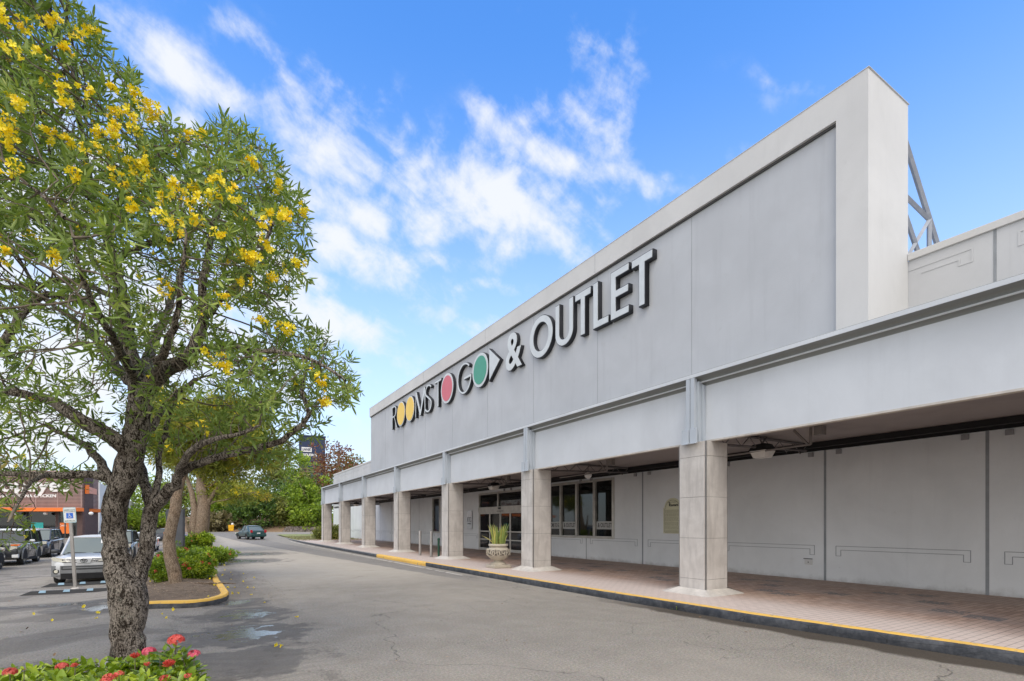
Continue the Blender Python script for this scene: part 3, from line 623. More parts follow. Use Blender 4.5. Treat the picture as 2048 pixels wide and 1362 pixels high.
# transverse trusses under the soffit
M_sbr = flat('pale_bracket', (.20, .18, .17), .6)
for yc in YC:
    def tr(m):
        m.tube([(9.5, yc, 3.76), (13.7, yc, 3.76)], .035, 4); m.tube([(9.9, yc, 3.47), (13.7, yc, 3.60)], .03, 4)
        for i in range(6): x = 10 + .62 * i; m.tube([(x, yc, 3.75), (x + .31, yc, 3.50), (x + .62, yc, 3.75)], .014, 4)
    part('soffit_truss', M_brownsteel, tr)
    if yc < 40:
        m = MB(); m.tube([(11.5, yc - .92, 3.79), (11.5, yc - 1.24, 3.43)], .028, 4); m.tube([(11.5, yc - 1.30, 3.79), (11.5, yc - 1.30, 3.42)], .035, 4); m.box(11.44, 11.6, yc - 1.58, yc - 1.40, 3.60, 3.795); m.tube([(11.5, yc - 1.3, 3.42), (11.5, yc + 1.3, 3.40)], .026, 4)
        m.build('soffit_bracket', M_sbr, shop)
def clips(m):
    for k in range(-2, 6):
        y = 7.33 + 3.31 * k
        for s in (-.42, .30): part('wall_bracket', M_brk, lambda m: (m.box(XW - .05, XW - .004, y + s, y + s + .13, 3.50, 3.62),), bevel=.004)
M_brk = flat('wall_bracket_grey', (.30, .30, .31), .6); clips(None)
part('outlet_box', M_frame, lambda m: (m.box(XW - .035, XW, 7.66, 7.86, .55, .70), ), bevel=.01)
part('outlet_hood', M_groove, lambda m: (m.box(XW - .05, XW - .036, 7.64, 7.88, .70, .72), m.box(XW - .04, XW - .036, 7.74, 7.77, .60, .63)))
# --- sign parapet
part('sign_wall', M_frame, lambda m: (m.box(W + .2, W + 1.51, 4.29, 34.5, 4.4, 8.91), m.box(W, W + 1.51, 4.29, 34.5, 8.91, 9.47), m.box(W, W + .2, 4.29, 4.81, 4.6, 8.91)))
part('sign_backing', M_panel, lambda m: (m.box(W + .10, W + .2, 4.81, 34.5, 4.6, 8.91), ))
part('panel_joint', M_strip, lambda m: [m.box(W + .096, W + .10, y - .004, y + .004, 4.9, 8.91) for y in (8.05, 11.38, 14.72, 18.05, 21.4, 24.7, 28, 31.3)] + [m.box(W - .003, W, y - .004, y + .004, 8.91, 9.47) for y in (11.38, 18.05, 24.7, 31.3)])
part('painted_shade_strip', M_groove, lambda m: (m.box(W + .06, W + .10, 4.83, 34.5, 8.872, 8.908), ))  # dark strip painted for the shade under the top band
for yt in (4.42, 11.0, 17.6, 24.2, 30.8):
    def brace(m):
        def bar(a, b, r=.055): m.tube([(a[0], yt, a[1]), (b[0], yt, b[1])], r, 4)
        bar((11.24, 9.2), (14.15, 6.12), .05); bar((11.24, 7.95), (12.52, 7.80), .045); bar((12.55, 7.80), (11.3, 6.5), .045); bar((12.55, 7.8), (12.55, 6.1), .045); bar((11.24, 7.8), (12.9, 6.12), .045)
    part('parapet_brace', M_truss, brace)

# ================================================================== STORE SIGN (raised letters)
XL = 9.70; LZ, LH = 7.28, 1.34
sign = empty('store_sign', (XL, 19, LZ), 'raised letters reading ROOMS TO GO & OUTLET on the grey parapet', 'sign'); sign.location = (0, 0, 0)
def ell(cx, cy, rx, ry, n=48, a0=0, a1=360): return [(cx + rx * math.cos(R_(a0 + (a1 - a0) * i / n)), cy + ry * math.sin(R_(a0 + (a1 - a0) * i / n))) for i in range(n if a1 - a0 == 360 else n + 1)]
def stroke(pts, w):
    L_, Rr = [], []; n = len(pts)
    for i in range(n):
        a = Vector(pts[max(0, i - 1)]); b = Vector(pts[min(n - 1, i + 1)]); t = (b - a).normalized(); nn = Vector((-t.y, t.x)); p = Vector(pts[i])
        L_.append(tuple(p + nn * w / 2)); Rr.append(tuple(p - nn * w / 2))
    return [L_ + Rr[::-1]]
def letter(y_left, splines, face=M_signface, txt=None, fit=None, disc=None, off=0.0, rim=.02, z0=LZ, nm='letter'):
    org = lambda x: (x, y_left, z0)
    o = lay(curve_mesh(splines, .15, off + .004, txt, 1.0), nm, M_signblk, org(XL + .085), UL, UU, sign, fit)
    if fit:
        d = rim; lay(curve_mesh(splines, .012, off, txt, 1.0), nm + '_face', face, (XL, y_left - d * .5, z0 + d * .5), UL, UU, o, (fit[0] - d, fit[1] - d))
    else: lay(curve_mesh(splines, .012, off - rim), nm + '_face', face, org(XL), UL, UU, o)
    if disc is not None: lay(curve_mesh([disc[1]], .012, 0), 'colour_disc', disc[0], org(XL - .0125), UL, UU, o)
    return o
t = .115
def R_shape(w, h, t):
    bx = w * .42; rr = h * .255; cy = h - rr
    outer = [(0, 0), (0, h), (bx, h)] + ell(bx, cy, w * .44, rr, 12, 90, -80)[1:] + [(w, 0), (w - t * 1.15, 0), (bx * .95, h - 2 * rr), (t, h - 2 * rr), (t, 0)]
    hole = [(t, h - t * .9), (bx, h - t * .9)] + ell(bx, cy, w * .44 - t, rr - t * .9, 10, 90, -90)[1:] + [(t, h - 2 * rr + t * .9)]
    return [outer, hole]
letter(29.60, R_shape(.95, 1.34, t))
def discO(yl, w, col, rw=.10): letter(yl, [ell(w / 2, .69, w / 2, .70)], disc=(col, ell(w / 2, .69, w / 2 - rw, .70 - rw)), z0=7.235, rim=.015)
discO(28.69, 1.36, M_yel, .075); discO(27.22, 1.34, M_yel, .075)
w = 1.44; letter(25.74, [[(0, 0), (.06, 1.34), (.20, 1.34), (w / 2, .30), (w - .20, 1.34), (w - .06, 1.34), (w, 0), (w - t, 0), (w - .155, .95), (w / 2 + .06, 0), (w / 2 - .06, 0), (.155, .95), (t, 0)]])
sp = [(.50 + .38 * math.cos(a), 1.02 + .29 * math.sin(a)) for a in [R_(x) for x in range(25, 225, 10)]] + [(.26, .83), (.50, .69), (.72, .56)] + [(.46 + .40 * math.cos(a), .33 + .31 * math.sin(a)) for a in [R_(x) for x in range(25, -160, -10)]]
letter(24.42, stroke(sp, t))
letter(23.10, [[(0, 1.29), (0, 1.17), (.33, 1.17), (.33, 0), (.46, 0), (.46, 1.17), (.79, 1.17), (.79, 1.29)]])
discO(22.36, 1.39, M_red, .12)
letter(20.56, stroke([(.69 + .64 * math.cos(R_(a)), .67 + .62 * math.sin(R_(a))) for a in range(42, 352, 8)] + [(1.325, .64), (1.325, .70)], t) )
letter(20.56, [[(.66, .60), (.66, .72), (1.30, .72), (1.30, .60)]], nm='letter_bar', rim=.012)
discO(19.09, 1.38, M_grn, .13)
letter(17.64, [[(0, 0), (0, 1.30), (.86, .64)]])
letter(16.38, None, txt='&', fit=(1.15, 1.37), off=.018, rim=.03, nm='ampersand')
letter(14.76, [ell(.69, .68, .69, .70), ell(.69, .68, .43, .46)], z0=7.245)
a_ = ell(.465, .40, .465, .44, 24, 180, 360); b_ = ell(.465, .40, .24, .22, 24, 360, 180)
letter(13.25, [[(0, 1.34)] + a_ + [(.93, 1.34), (.705, 1.34)] + b_ + [(.225, 1.34)]])
def Tt(w, h, t): return [[(0, h), (0, h - t), (w / 2 - t / 2, h - t), (w / 2 - t / 2, 0), (w / 2 + t / 2, 0), (w / 2 + t / 2, h - t), (w, h - t), (w, h)]]
letter(12.24, Tt(.74, 1.32, .225)); letter(9.86, Tt(.74, 1.31, .225))
letter(11.41, [[(0, 0), (0, 1.33), (.225, 1.33), (.225, .215), (.67, .215), (.67, 0)]])
letter(10.67, [[(0, 0), (0, 1.33), (.72, 1.33), (.72, 1.12), (.225, 1.12), (.225, .78), (.70, .78), (.70, .57), (.225, .57), (.225, .21), (.72, .21), (.72, 0)]])

# ================================================================== THINGS ON THE WALKWAY
def canopy_lamp(y, lab, small=False, x=11.68):
    e = empty('canopy_lamp', (x, y, 3.80), lab, 'lamp', 'lamps under the arcade soffit')
    if small:
        MB().tube([(0, 0, 0), (0, 0, -.33)], .012, 6).build('stem', M_brownsteel, e); MB().lathe([(.02, -.30), (.11, -.34), (.13, -.41), (.11, -.48), (.03, -.54)], n=16).build('globe', M_white, e, smooth=60); return
    MB().tube([(-.18, 0, 0), (0, 0, -.19), (.18, 0, 0)], .018, 6).build('yoke', M_brownsteel, e)
    m = MB(); m.hexa([(-.2, -.2, -.19), (.2, -.2, -.19), (-.2, .2, -.19), (.2, .2, -.19)][0:0] or [(-.23, -.23, -.36), (.23, -.23, -.36), (-.23, .23, -.36), (.23, .23, -.36), (-.16, -.16, -.2), (.16, -.16, -.2), (-.16, .16, -.2), (.16, .16, -.2)]).build('housing', M_black, e, bevel=.01)
    MB().hexa([(-.15, -.15, -.53), (.15, -.15, -.53), (-.15, .15, -.53), (.15, .15, -.53), (-.21, -.21, -.361), (.21, -.21, -.361), (-.21, .21, -.361), (.21, .21, -.361)]).build('diffuser', M_lampw, e, bevel=.01)
canopy_lamp(7.45, 'trapezoid lamp with dark housing hanging right of the nearest column')
canopy_lamp(14.0, 'small round white globe lamp hanging in front of the shop windows', True)
canopy_lamp(20.8, 'trapezoid lamp hanging above the glass entrance doors')
canopy_lamp(45.5, 'trapezoid lamp hanging near the far end of the arcade', x=11.7)
def urn():
    e = empty('stone_urn', (8.86, 15.45, .15), 'weathered cast stone urn planter with carved band on the walkway edge', 'planter')
    MB().box(-.33, .33, -.33, .33, 0, .11).build('plinth', M_urn, e, bevel=.02)
    MB().lathe([(.27, .105), (.27, .15), (.22, .19), (.15, .22), (.155, .255), (.24, .29), (.33, .36), (.385, .45), (.40, .54), (.385, .62), (.32, .69), (.285, .715), (.30, .74), (.34, .76), (.345, .80), (.33, .825), (.28, .83), (.265, .79), (.05, .78)], n=40).build('bowl', M_urn, e, smooth=50)
    m = MB(); rng = random.Random(5)
    for k in range(30):
        a = k / 30 * 2 * math.pi; z = .54 + .05 * math.sin(k * 2.4); r = .402
        pts = [((r + .012 * math.sin(j * 1.2)) * math.cos(a + .1 * math.cos(j * .9 + k)), (r + .012 * math.sin(j * 1.2)) * math.sin(a + .1 * math.cos(j * .9 + k)), z + .075 * math.sin(j * .9 + k)) for j in range(8)]
        m.tube(pts, [.014] * 8, 5)
    m.build('carved_band', M_urn, e, smooth=60); MB().lathe([(.398, .44), (.404, .5), (.404, .56), (.39, .62)], n=40).build('band_recess', M_urnd, e, smooth=60)
    p = empty('snake_plant', (8.86, 15.45, .15 + .8), 'yellow green snake plant with upright sword leaves growing in the urn', 'plant')
    m = MB(); rng = random.Random(8)
    vs = []; 
    T = []
    for k in range(62):
        a = rng.uniform(0, 6.28); r = .22 * math.sqrt(rng.random()); h = rng.uniform(.34, .78); le = rng.uniform(.02, .2) * (2.8 if k == 3 else 1); hd = rng.uniform(0, 6.28)
        if k == 3: a, le, h = 2.2, .42, .30
        bx, by = r * math.cos(a), r * math.sin(a); n = 6; row = []
        for i in range(n + 1):
            s = i / n; w = .028 * (1 - s ** 3) * (.7 + .6 * s); cx = bx + math.cos(a) * le * s * s; cy = by + math.sin(a) * le * s * s; z = h * s
            tw = hd + s * .8; row.append(((cx - math.cos(tw) * w, cy - math.sin(tw) * w, z), (cx, cy, z + .004), (cx + math.cos(tw) * w, cy + math.sin(tw) * w, z)))
        b = len(m.v)
        for q in row: m.v += list(q)
        for i in range(n):
            for c_ in (0, 1): m.f.append((b + i * 3 + c_, b + i * 3 + c_ + 1, b + i * 3 + c_ + 4, b + i * 3 + c_ + 3)); m.m.append(0)
        T += [rng.random()] * (3 * (n + 1))
    o = m.build('leaves', M_snake, p); at = o.data.attributes.new('tint', 'FLOAT', 'POINT'); at.data.foreach_set('value', T)
urn()
for i, y in enumerate((22.1, 23.5)):
    e = empty('bollard', (9.1, y, .15), ('steel bollard nearer the entrance, right one of the pair' if i == 0 else 'steel bollard farther from the entrance, left one of the pair'), 'bollard', 'steel bollards before the entrance')
    MB().lathe([(.062, 0), (.062, 1.18), (.058, 1.2), (.03, 1.215)], n=20).build('post', M_steel, e, smooth=40); MB().lathe([(.085, 0), (.085, .012)], n=20).build('foot_plate', M_steel, e)
e = empty('bin_post', (9.15, 21.35, .15), 'slim dark green post beside the third column', 'post'); MB().lathe([(.05, 0), (.05, .78), (.06, .80), (.06, .86), (.02, .9)], n=16).build('post', flat('green_enamel', (.01, .06, .035), .35), e, smooth=40); MB().lathe([(.09, 0), (.09, .02)], n=16).build('foot', M_dkplastic, e)
def notice():
    y0, y1 = 12.07, 12.92; w_ = y1 - y0; e = empty('wall_notice', (XW, y1, 1.33), 'cream arched notice board with rows of small print on the arcade wall', 'notice'); e.location = (0, 0, 0)
    arch = [(0, 0), (w_, 0), (w_, .92)] + ell(w_ / 2, .92, w_ / 2 - .05, .34, 20, 0, 180) + [(0, .92)]
    lay(curve_mesh([arch], .02), 'board', M_cream, (XW - .012, y1, 1.33), UL, UU, e)
    inner = [(.05, .05), (w_ - .05, .05), (w_ - .05, .88)] + ell(w_ / 2, .88, w_ / 2 - .09, .31, 20, 0, 180) + [(.05, .88)]
    lay(curve_mesh([inner, [(x * .985 + .006, y * .985 + .008) for x, y in inner]], .004), 'border', M_text, (XW - .024, y1, 1.33), UL, UU, e)
    text('Eastern', .13, (XW - .026, y1 - .30, 1.33 + .97), UL, UU, M_text, 'heading', e, .004, .004)
    text('l', .2, (XW - .026, y1 - .26, 1.33 + .98), UL, UU, M_text, 'emblem', e, .004, .006)
    text('CODE OF CONDUCT', .040, (XW - .026, y1 - .21, 1.33 + 1.10), UL, UU, flat('print_grey', (.12, .12, .08), .7), 'arc_text', e, .004, 0)
    m = MB(); rng = random.Random(2); z = .86
    for k in range(26):
        z -= .030; x = .07
        if k in (4, 8, 13, 18, 22): z -= .012
        while x < w_ - .12:
            l = rng.uniform(.03, .10); l = min(l, w_ - .07 - x); m.box(XW - .0245, XW - .0225, y1 - x - l, y1 - x, 1.33 + z, 1.33 + z + .010); x += l + .014
    m.build('small_print', flat('print_dark', (.16, .15, .10), .7), e)
notice()
def plaque():
    y1, y0 = 28.80, 28.10; z0, z1 = 1.37, 2.50
    e = empty('wall_plaque', (0, 0, 0), 'tall glassy plaque lettered RTG OUTLET left of the entrance doors', 'plaque')
    MB().box(XW - .06, XW - .045, y0, y1, z0, z1).build('acrylic_sheet', flat('pale_acrylic', (.62, .64, .66), .08, .1), e, bevel=.004)
    MB().box(XW - .045, XW, y0 + .1, y0 + .14, z0 + .1, z0 + .14).box(XW - .045, XW, y1 - .14, y1 - .1, z1 - .14, z1 - .1).build('standoff', M_steel, e)
    text('RTG', .3, (XW - .064, y1 - .08, 1.80), UL, UU, M_text, 'lettering', e, .004, 0, fit=(.54, .30)); text('OUTLET', .1, (XW - .064, y1 - .12, 1.66), UL, UU, M_text, 'lettering', e, .004, .004, fit=(.46, .08))
plaque()

# ================================================================== CARS
def car(label, loc, rz, paintm, kind='suv', L=4.6, Wd=1.85, H=1.68, wr=.36, wb=2.66, ws_y=None, cat='car', name='parked_car', roofm=None, trim=None, glass=None, detail=True, group=None, hood=1.0, flare=False, hatch=False, rail=False, lampm=None, badge=False):
    """forward is local -y, origin on the ground under the middle of the car"""
    e = empty(name, loc, label, cat, group, rz); hw = Wd / 2; f = -L / 2; glass = glass or M_carglass; trim = trim or M_dkplastic
    yf = f + (L - wb) * .47; yr = yf + wb
    belt = H * (.60 if kind != 'sedan' else .62)
    # stations: y, half width, low z, shoulder z, top z
    if kind == 'box':   # upright off-roader
        S = [(f, .86, .38, .78, .82), (f + .06, .93, .30, .98, 1.06), (f + .9, .97, .26, 1.04, 1.14), (f + 1.35, 1, .25, belt - .02, belt + .02), (-f - .25, 1, .25, belt, belt + .02), (-f - .05, .96, .30, belt, belt + .01), (-f, .90, .42, belt - .1, belt - .05)]
        gb = (f + 1.38, -f - .04); gt = (f + 1.56, -f - .22)
    elif kind == 'sedan':
        S = [(f, .70, .32, .52, .56), (f + .12, .88, .22, .62, .68), (f + .7, .96, .2, .72, .82), (f + 1.25, 1, .2, belt - .02, belt + .02), (-f - 1.0, 1, .2, belt + .01, belt + .04), (-f - .35, .96, .22, belt, belt + .05), (-f - .06, .90, .26, belt - .04, belt + .02), (-f, .84, .34, belt - .3, belt - .28)]
        gb = (f + 1.15, -f - .72); gt = (f + 1.85, -f - 1.35)
    else:
        S = [(f, .78, .30, .74, .80), (f + .10, .93, .20, .86, .94), (f + .35, .985, .18, .93, 1.01 * hood), (f + .8, .98, .2, .95, 1.07 * hood), (f + 1.15, 1, .22, belt - .03, belt + .04), (-f - .5, 1, .22, belt + .05, belt + .07), (-f - .12, .94, .26, belt + .05, belt + .06), (-f, .86, .36, belt - .12, belt - .08)]
        gb = (f + 1.02, -f - .10); gt = (f + 1.85, -f - .62)
    vs = []; n = 11
    for (y, k, z0, zs, zt) in S:
        w = hw * k; q = [(0, z0), (w * .80, z0), (w * .97, z0 + .10), (w, z0 + (zs - z0) * .5), (w * .985, zs - .06), (w * .93, zs), (w * .6, zt - .012), (0, zt)]
        ring = [(x, y, z) for x, z in q] + [(-x, y, z) for x, z in q[1:-1]][::-1]
        vs.append(ring)
    k = len(vs[0]); m = MB(); m.v = [p for r in vs for p in r]
    for i in range(len(vs) - 1):
        for j in range(k): m.f.append((i * k + j, (i + 1) * k + j, (i + 1) * k + (j + 1) % k, i * k + (j + 1) % k))
    m.f += [tuple(range(k)), tuple(range((len(vs) - 1) * k, len(vs) * k))[::-1]]; m.m = [0] * len(m.f)
    body = m.build('body', paintm, e, smooth=38, fix=True, bevel=.015)
    # greenhouse
    tb = belt + .01; tw = hw * (.90 if kind != 'box' else .94); rw = hw * (.70 if kind == 'sedan' else .76 if kind != 'box' else .84)
    y0, y1 = gb; a, b = gt; zr = H - .07
    g = [(-tw * .92, y0, tb), (tw * .92, y0, tb), (-tw * .94, y1, tb), (tw * .94, y1, tb), (-rw * .95, a, zr), (rw * .95, a, zr), (-rw * .95, b, zr - .02), (rw * .95, b, zr - .02)]
    MB().hexa(g).build('windows', glass, e, fix=True, bevel=.02)
    V = [Vector(p) for p in g]; rm = roofm or paintm
    # roof shell
    m = MB(); nr = 8; pr = []
    for i in range(nr + 1):
        t = i / nr; y = a - .06 + (b - a + .12) * t; cr = .075 * (1 - (2 * t - 1) ** 4) ; w = rw * (.98 - .04 * abs(2 * t - 1) ** 3)
        pr.append([(-w - .01, y, zr - .03), (-w * .96, y, zr + cr * .35), (-w * .5, y, zr + cr * .9), (0, y, zr + cr), (w * .5, y, zr + cr * .9), (w * .96, y, zr + cr * .35), (w + .01, y, zr - .03)])
    m.v = [p for r in pr for p in r]
    for i in range(nr):
        for j in range(6): m.f.append((i * 7 + j, i * 7 + j + 1, (i + 1) * 7 + j + 1, (i + 1) * 7 + j))
        m.f.append((i * 7 + 6, i * 7, (i + 1) * 7, (i + 1) * 7 + 6))
    m.f += [tuple(range(7))[::-1], tuple(range(nr * 7, nr * 7 + 7))]; m.m = [0] * len(m.f)
    m.build('roof', rm, e, smooth=45, fix=True)
    for s, (i0, i1) in ((-1, (0, 4)), (1, (1, 5)), (-1, (2, 6)), (1, (3, 7))):
        MB().tube([V[i0] + Vector((s * .012, 0, -.02)), V[i1] + Vector((s * .012, 0, .0))], .038 if i0 < 2 else .06, 6).build('pillar', paintm, e, smooth=60)
    for fr in ((.42, .0), (.74, .0)) if kind != 'sedan' else ((.50, 0),):
        for s in (-1, 1):
            yb = y0 + (y1 - y0) * fr[0]; yt = a + (b - a) * (fr[0] * .9)
            MB().tube([(s * (tw * .935 + .004), yb, tb - .01), (s * (rw * .955 + .008), yt, zr)], .03, 5).build('pillar', M_dkplastic if kind != 'box' else paintm, e)
    # wheels, arches
    for y in (yf, yr):
        for s in (-1, 1):
            w = empty('wheel', (0, 0, 0), None, None); del_ = w; w.parent = e; w.location = (s * (hw - .13), y, wr)
            MB().lathe([(wr * .60, -.11), (wr * .93, -.12), (wr, -.08), (wr, .08), (wr * .93, .12), (wr * .60, .11), (wr * .58, 0)], n=24, axis='x').build('tyre', M_rubber, w, smooth=40)
            mm = MB(); c0 = s * .10
            mm.lathe([(.05, c0 - s * .04), (.06, c0)], n=10, axis='x')
            mm.lathe([(wr * .56, c0 - s * .02), (wr * .61, c0)], n=24, axis='x')
            for q in range(5):
                an = q * 2 * math.pi / 5 + .3; mm.tube([(c0 - s * .01, .04 * math.cos(an), .04 * math.sin(an)), (c0 - s * .005, wr * .57 * math.cos(an), wr * .57 * math.sin(an))], [.034, .024], 6)
            mm.build('rim', M_alu if kind != 'sedan' else M_steel, w)
            MB().lathe([(wr * .58, c0 - s * .07), (wr * .58, c0 - s * .06)], n=20, axis='x').build('brake_disc', M_black, w)
            pts = [(s * (hw * .985 + .004), y + (wr + .065) * math.cos(R_(t)), wr + (wr + .065) * math.sin(R_(t)) - .01) for t in range(-10, 191, 10)]
            mb = MB(); nA = len(pts); ins = [(s * (hw * .985 + .004), y, wr * .6)]
            # dark well behind the wheel, then the arch lip
            mb.v = [(s * (hw + .004), p[1], max(p[2], .2)) for p in pts] + [(s * (hw + .004), y, .3)]; mb.f = [(i, i + 1, nA) for i in range(nA - 1)]; mb.m = [0] * len(mb.f)
            mb.tube(pts, .035 if flare else .018, 5, mi=1)
            mb.build('wheel_arch', [M_black, trim if (flare or kind == 'suv') else paintm], e)
    # door lines and handles
    m = MB()
    for s in (-1, 1):
        for yy in ((y0 + .25, y0 + (y1 - y0) * .42, y0 + (y1 - y0) * .76) if kind != 'sedan' else (y0 + .3, y0 + (y1 - y0) * .5, y1 - .1)):
            x = s * (hw * .995); m.box(min(x, x + s * .006), max(x, x + s * .006), yy - .006, yy + .006, .38, belt - .03)
        x = s * (hw * .96); m.box(min(x, x + s * .05), max(x, x + s * .05), yf + wr + .1, yr - wr - .1, .22, .34)
    m.build('door_seam', M_black, e)
    m = MB()
    for s in (-1, 1):
        for yy in (y0 + (y1 - y0) * .34, y0 + (y1 - y0) * .66): x = s * hw * .99; m.box(min(x, x + s * .03), max(x, x + s * .03), yy, yy + .16, belt - .16, belt - .13)
    m.build('door_handle', M_chrome if kind != 'box' else M_dkplastic, e)
    for s in (-1, 1):
        m = MB(); m.lathe([(.02, -.11), (.085, -.10), (.10, -.02), (.09, .08), (.04, .10)], c=(s * (hw + .10), y0 + .42, belt + .10), n=12, axis='x', sx=.8, sy=.75); m.tube([(s * hw * .93, y0 + .42, belt + .04), (s * (hw + .04), y0 + .42, belt + .08)], .02, 5)
        m.build('mirror', roofm or (M_dkplastic if badge else paintm), e, smooth=60)
    if rail:
        for s in (-1, 1): MB().tube([(s * rw * .9, a + .1, zr + .05), (s * rw * .9, a + .2, zr + .11), (s * rw * .9, b - .2, zr + .11), (s * rw * .9, b - .1, zr + .05)], .018, 6).build('roof_rail', M_dkplastic, e)
    e['_'] = 0; del e['_']
    return e, dict(f=f, hw=hw, belt=belt, y0=y0, y1=y1, a=a, b=b, tb=tb, tw=tw, rw=rw, zr=zr, V=V)
def tagw():      # wheels are parts: no label or category of their own
    for o in bpy.data.objects:
        if o.name.startswith('wheel'):
            for k in ('label', 'category'):
                if k in o: del o[k]
def plate(parent, pts, name, mat, th=.02, bevel=0, y=None):
    """an upright front/rear trim piece: outline (x,z) laid on the car's nose at depth y"""
    n = len(pts); m = MB(); m.add([(x, (y(x) if callable(y) else y), z) for x, z in pts] + [(x, (y(x) if callable(y) else y) + th, z) for x, z in pts], [tuple(range(n)), tuple(range(n, 2 * n))[::-1]] + [(i, (i + 1) % n, n + (i + 1) % n, n + i) for i in range(n)])
    return m.build(name, mat, parent, fix=True, bevel=bevel)
def mirrored(fn): fn(1); fn(-1)
# --- silver compact SUV facing the camera
def silver():
    e, d = car('silver compact SUV facing us behind the disabled parking sign', (-3.40, 24.85, -.4), 0, M_silver, 'suv', L=4.55, Wd=1.84, H=1.66, wr=.355, glass=M_silverglass, trim=flat('grey_cladding', (.14, .15, .155), .55), badge=True, hood=.97)
    f = d['f']; yy = lambda x: f - .03 + .16 * abs(x) ** 2.2
    grey = flat('bumper_grey', (.16, .165, .17), .5)
    def strip(z0, z1, x0, x1, nm, mat, off=0, th=.03, n=12, taper=0):
        m = MB(); pts = []
        for i in range(n + 1):
            x = x0 + (x1 - x0) * i / n; t = abs(2 * i / n - 1) ** 2 * taper; y = yy(x) + off
            pts.append([(x, y, z0 + t), (x, y, z1 - t * .2), (x, y + .25, z1 - t * .2), (x, y + .25, z0 + t)])
        m.v = [p for r in pts for p in r]
        for i in range(n):
            for j in range(4): m.f.append((i * 4 + j, i * 4 + (j + 1) % 4, (i + 1) * 4 + (j + 1) % 4, (i + 1) * 4 + j))
        m.f += [(0, 1, 2, 3), (n * 4 + 3, n * 4 + 2, n * 4 + 1, n * 4)]; m.m = [0] * len(m.f); return m.build(nm, mat, e, smooth=40, fix=True, bevel=.006)
    strip(.58, .90, -.86, .86, 'nose', M_silver, -.012, taper=-.16)
    strip(.30, .66, -.87, .87, 'lower_bumper', grey, -.030); strip(.52, .64, -.60, .60, 'bumper_insert', M_dkplastic, -.038)
    strip(.56, .60, -.56, .56, 'bumper_bar', grey, -.045); strip(.20, .40, -.62, .62, 'air_intake', M_black, -.036)
    
    strip(.775, .795, -.52, .52, 'grille_bar', M_chrome, -.030); strip(.83, .85, -.56, .56, 'grille_bar', M_chrome, -.030); strip(.755, .87, -.58, .58, 'grille', M_dkplastic, -.020)
    plate(e, [(-.17, .73), (.17, .73), (.24, .90), (-.24, .90)], 'badge_plate', M_silver, .05, .01, y=f - .075)
    b = MB()
    for (rx, rz_, cx, cz) in ((.095, .062, 0, .82), (.030, .058, 0, .82), (.062, .024, 0, .845)):
        pts = [(cx + rx * math.cos(R_(t)), f - .085, cz + rz_ * math.sin(R_(t))) for t in range(0, 361, 20)]; b.tube(pts, .0075, 5)
    b.build('badge', M_dkplastic, e)
    def lamp(s):
        pts = [(s * .37, .79), (s * .41, .845), (s * .62, .915), (s * .84, .955), (s * .875, .90), (s * .82, .82), (s * .58, .775)]
        plate(e, pts, 'headlight', M_lens, .12, .01, y=lambda x: yy(x) - .026)
        plate(e, [(s * (.74 + .055 * math.cos(R_(t))), .47 + .055 * math.sin(R_(t))) for t in range(0, 360, 30)], 'fog_lamp', M_lens, .05, y=lambda x: yy(x) - .052)
        plate(e, [(s * (.74 + .085 * math.cos(R_(t))), .47 + .085 * math.sin(R_(t))) for t in range(0, 360, 30)], 'fog_recess', M_black, .05, y=lambda x: yy(x) - .042)
    mirrored(lamp)
    
    V = d['V']; m = MB()
    for s in (-1, 1): m.tube([(s * .1, d['y0'] - .02, d['tb'] + .03), (s * .62, d['y0'] + .04, d['tb'] + .05)], .012, 4)
    m.build('wiper', M_black, e); m = MB(); m.box(-.72, .72, d['y0'] - .06, d['y0'] + .03, d['tb'] - .01, d['tb'] + .012); m.build('cowl', M_black, e)
    P0 = V[0].lerp(V[4], .62); P1 = V[1].lerp(V[5], .62); c = (P0 * .32 + P1 * .68) + Vector((0, -.02, 0)); n = Vector((0, -1, .75)).normalized(); u = Vector((1, 0, 0)); v = n.cross(u) * -1
    if v.z < 0: v = -v
    q = [c + u * x + v * z for x, z in ((0, 0), (.09, 0), (.09, .15), (0, .15))]; MB().add([tuple(p - n * 0) for p in q] + [tuple(p - n * .01) for p in q], [(0, 1, 2, 3), (7, 6, 5, 4), (0, 4, 5, 1), (1, 5, 6, 2), (2, 6, 7, 3), (3, 7, 4, 0)]).build('windscreen_sticker', M_white, e)
silver()
def front_face(e, d, lamp=M_lens, grille=M_dkplastic, bumper=M_dkplastic, z=.85, amber=False):
    f, hw = d['f'], d['hw']
    plate(e, [(-.55, z - .12), (.55, z - .12), (.55, z + .12), (-.55, z + .12)], 'grille', grille, .1, .01, y=f - .02)
    mirrored(lambda s: plate(e, [(s * .58, z - .10), (s * .84, z - .08), (s * .86, z + .08), (s * .60, z + .10)], 'headlight', lamp, .16, .01, y=lambda x: f - .03 + .2 * max(0, abs(x) - .5)))
    plate(e, [(-hw * .93, .36), (hw * .93, .36), (hw * .93, .60), (-hw * .93, .60)], 'front_bumper', bumper, .2, .03, y=lambda x: f - .10 + .14 * abs(x))
def rear_face(e, d, bumper=M_dkplastic, plate_txt=True, z=.9):
    r, hw = -d['f'], d['hw']
    mirrored(lambda s: plate(e, [(s * .56, z - .16), (s * hw * .93, z - .14), (s * hw * .93, z + .10), (s * .60, z + .12)], 'tail_light', M_red_l, .1, .01, y=r - .06))
    plate(e, [(-hw * .9, .30), (hw * .9, .30), (hw * .9, .56), (-hw * .9, .56)], 'rear_bumper', bumper, .16, .03, y=r - .08)
    plate(e, [(-.16, .60), (.16, .60), (.16, .70), (-.16, .70)], 'number_plate', M_white, .03, y=r + .01)
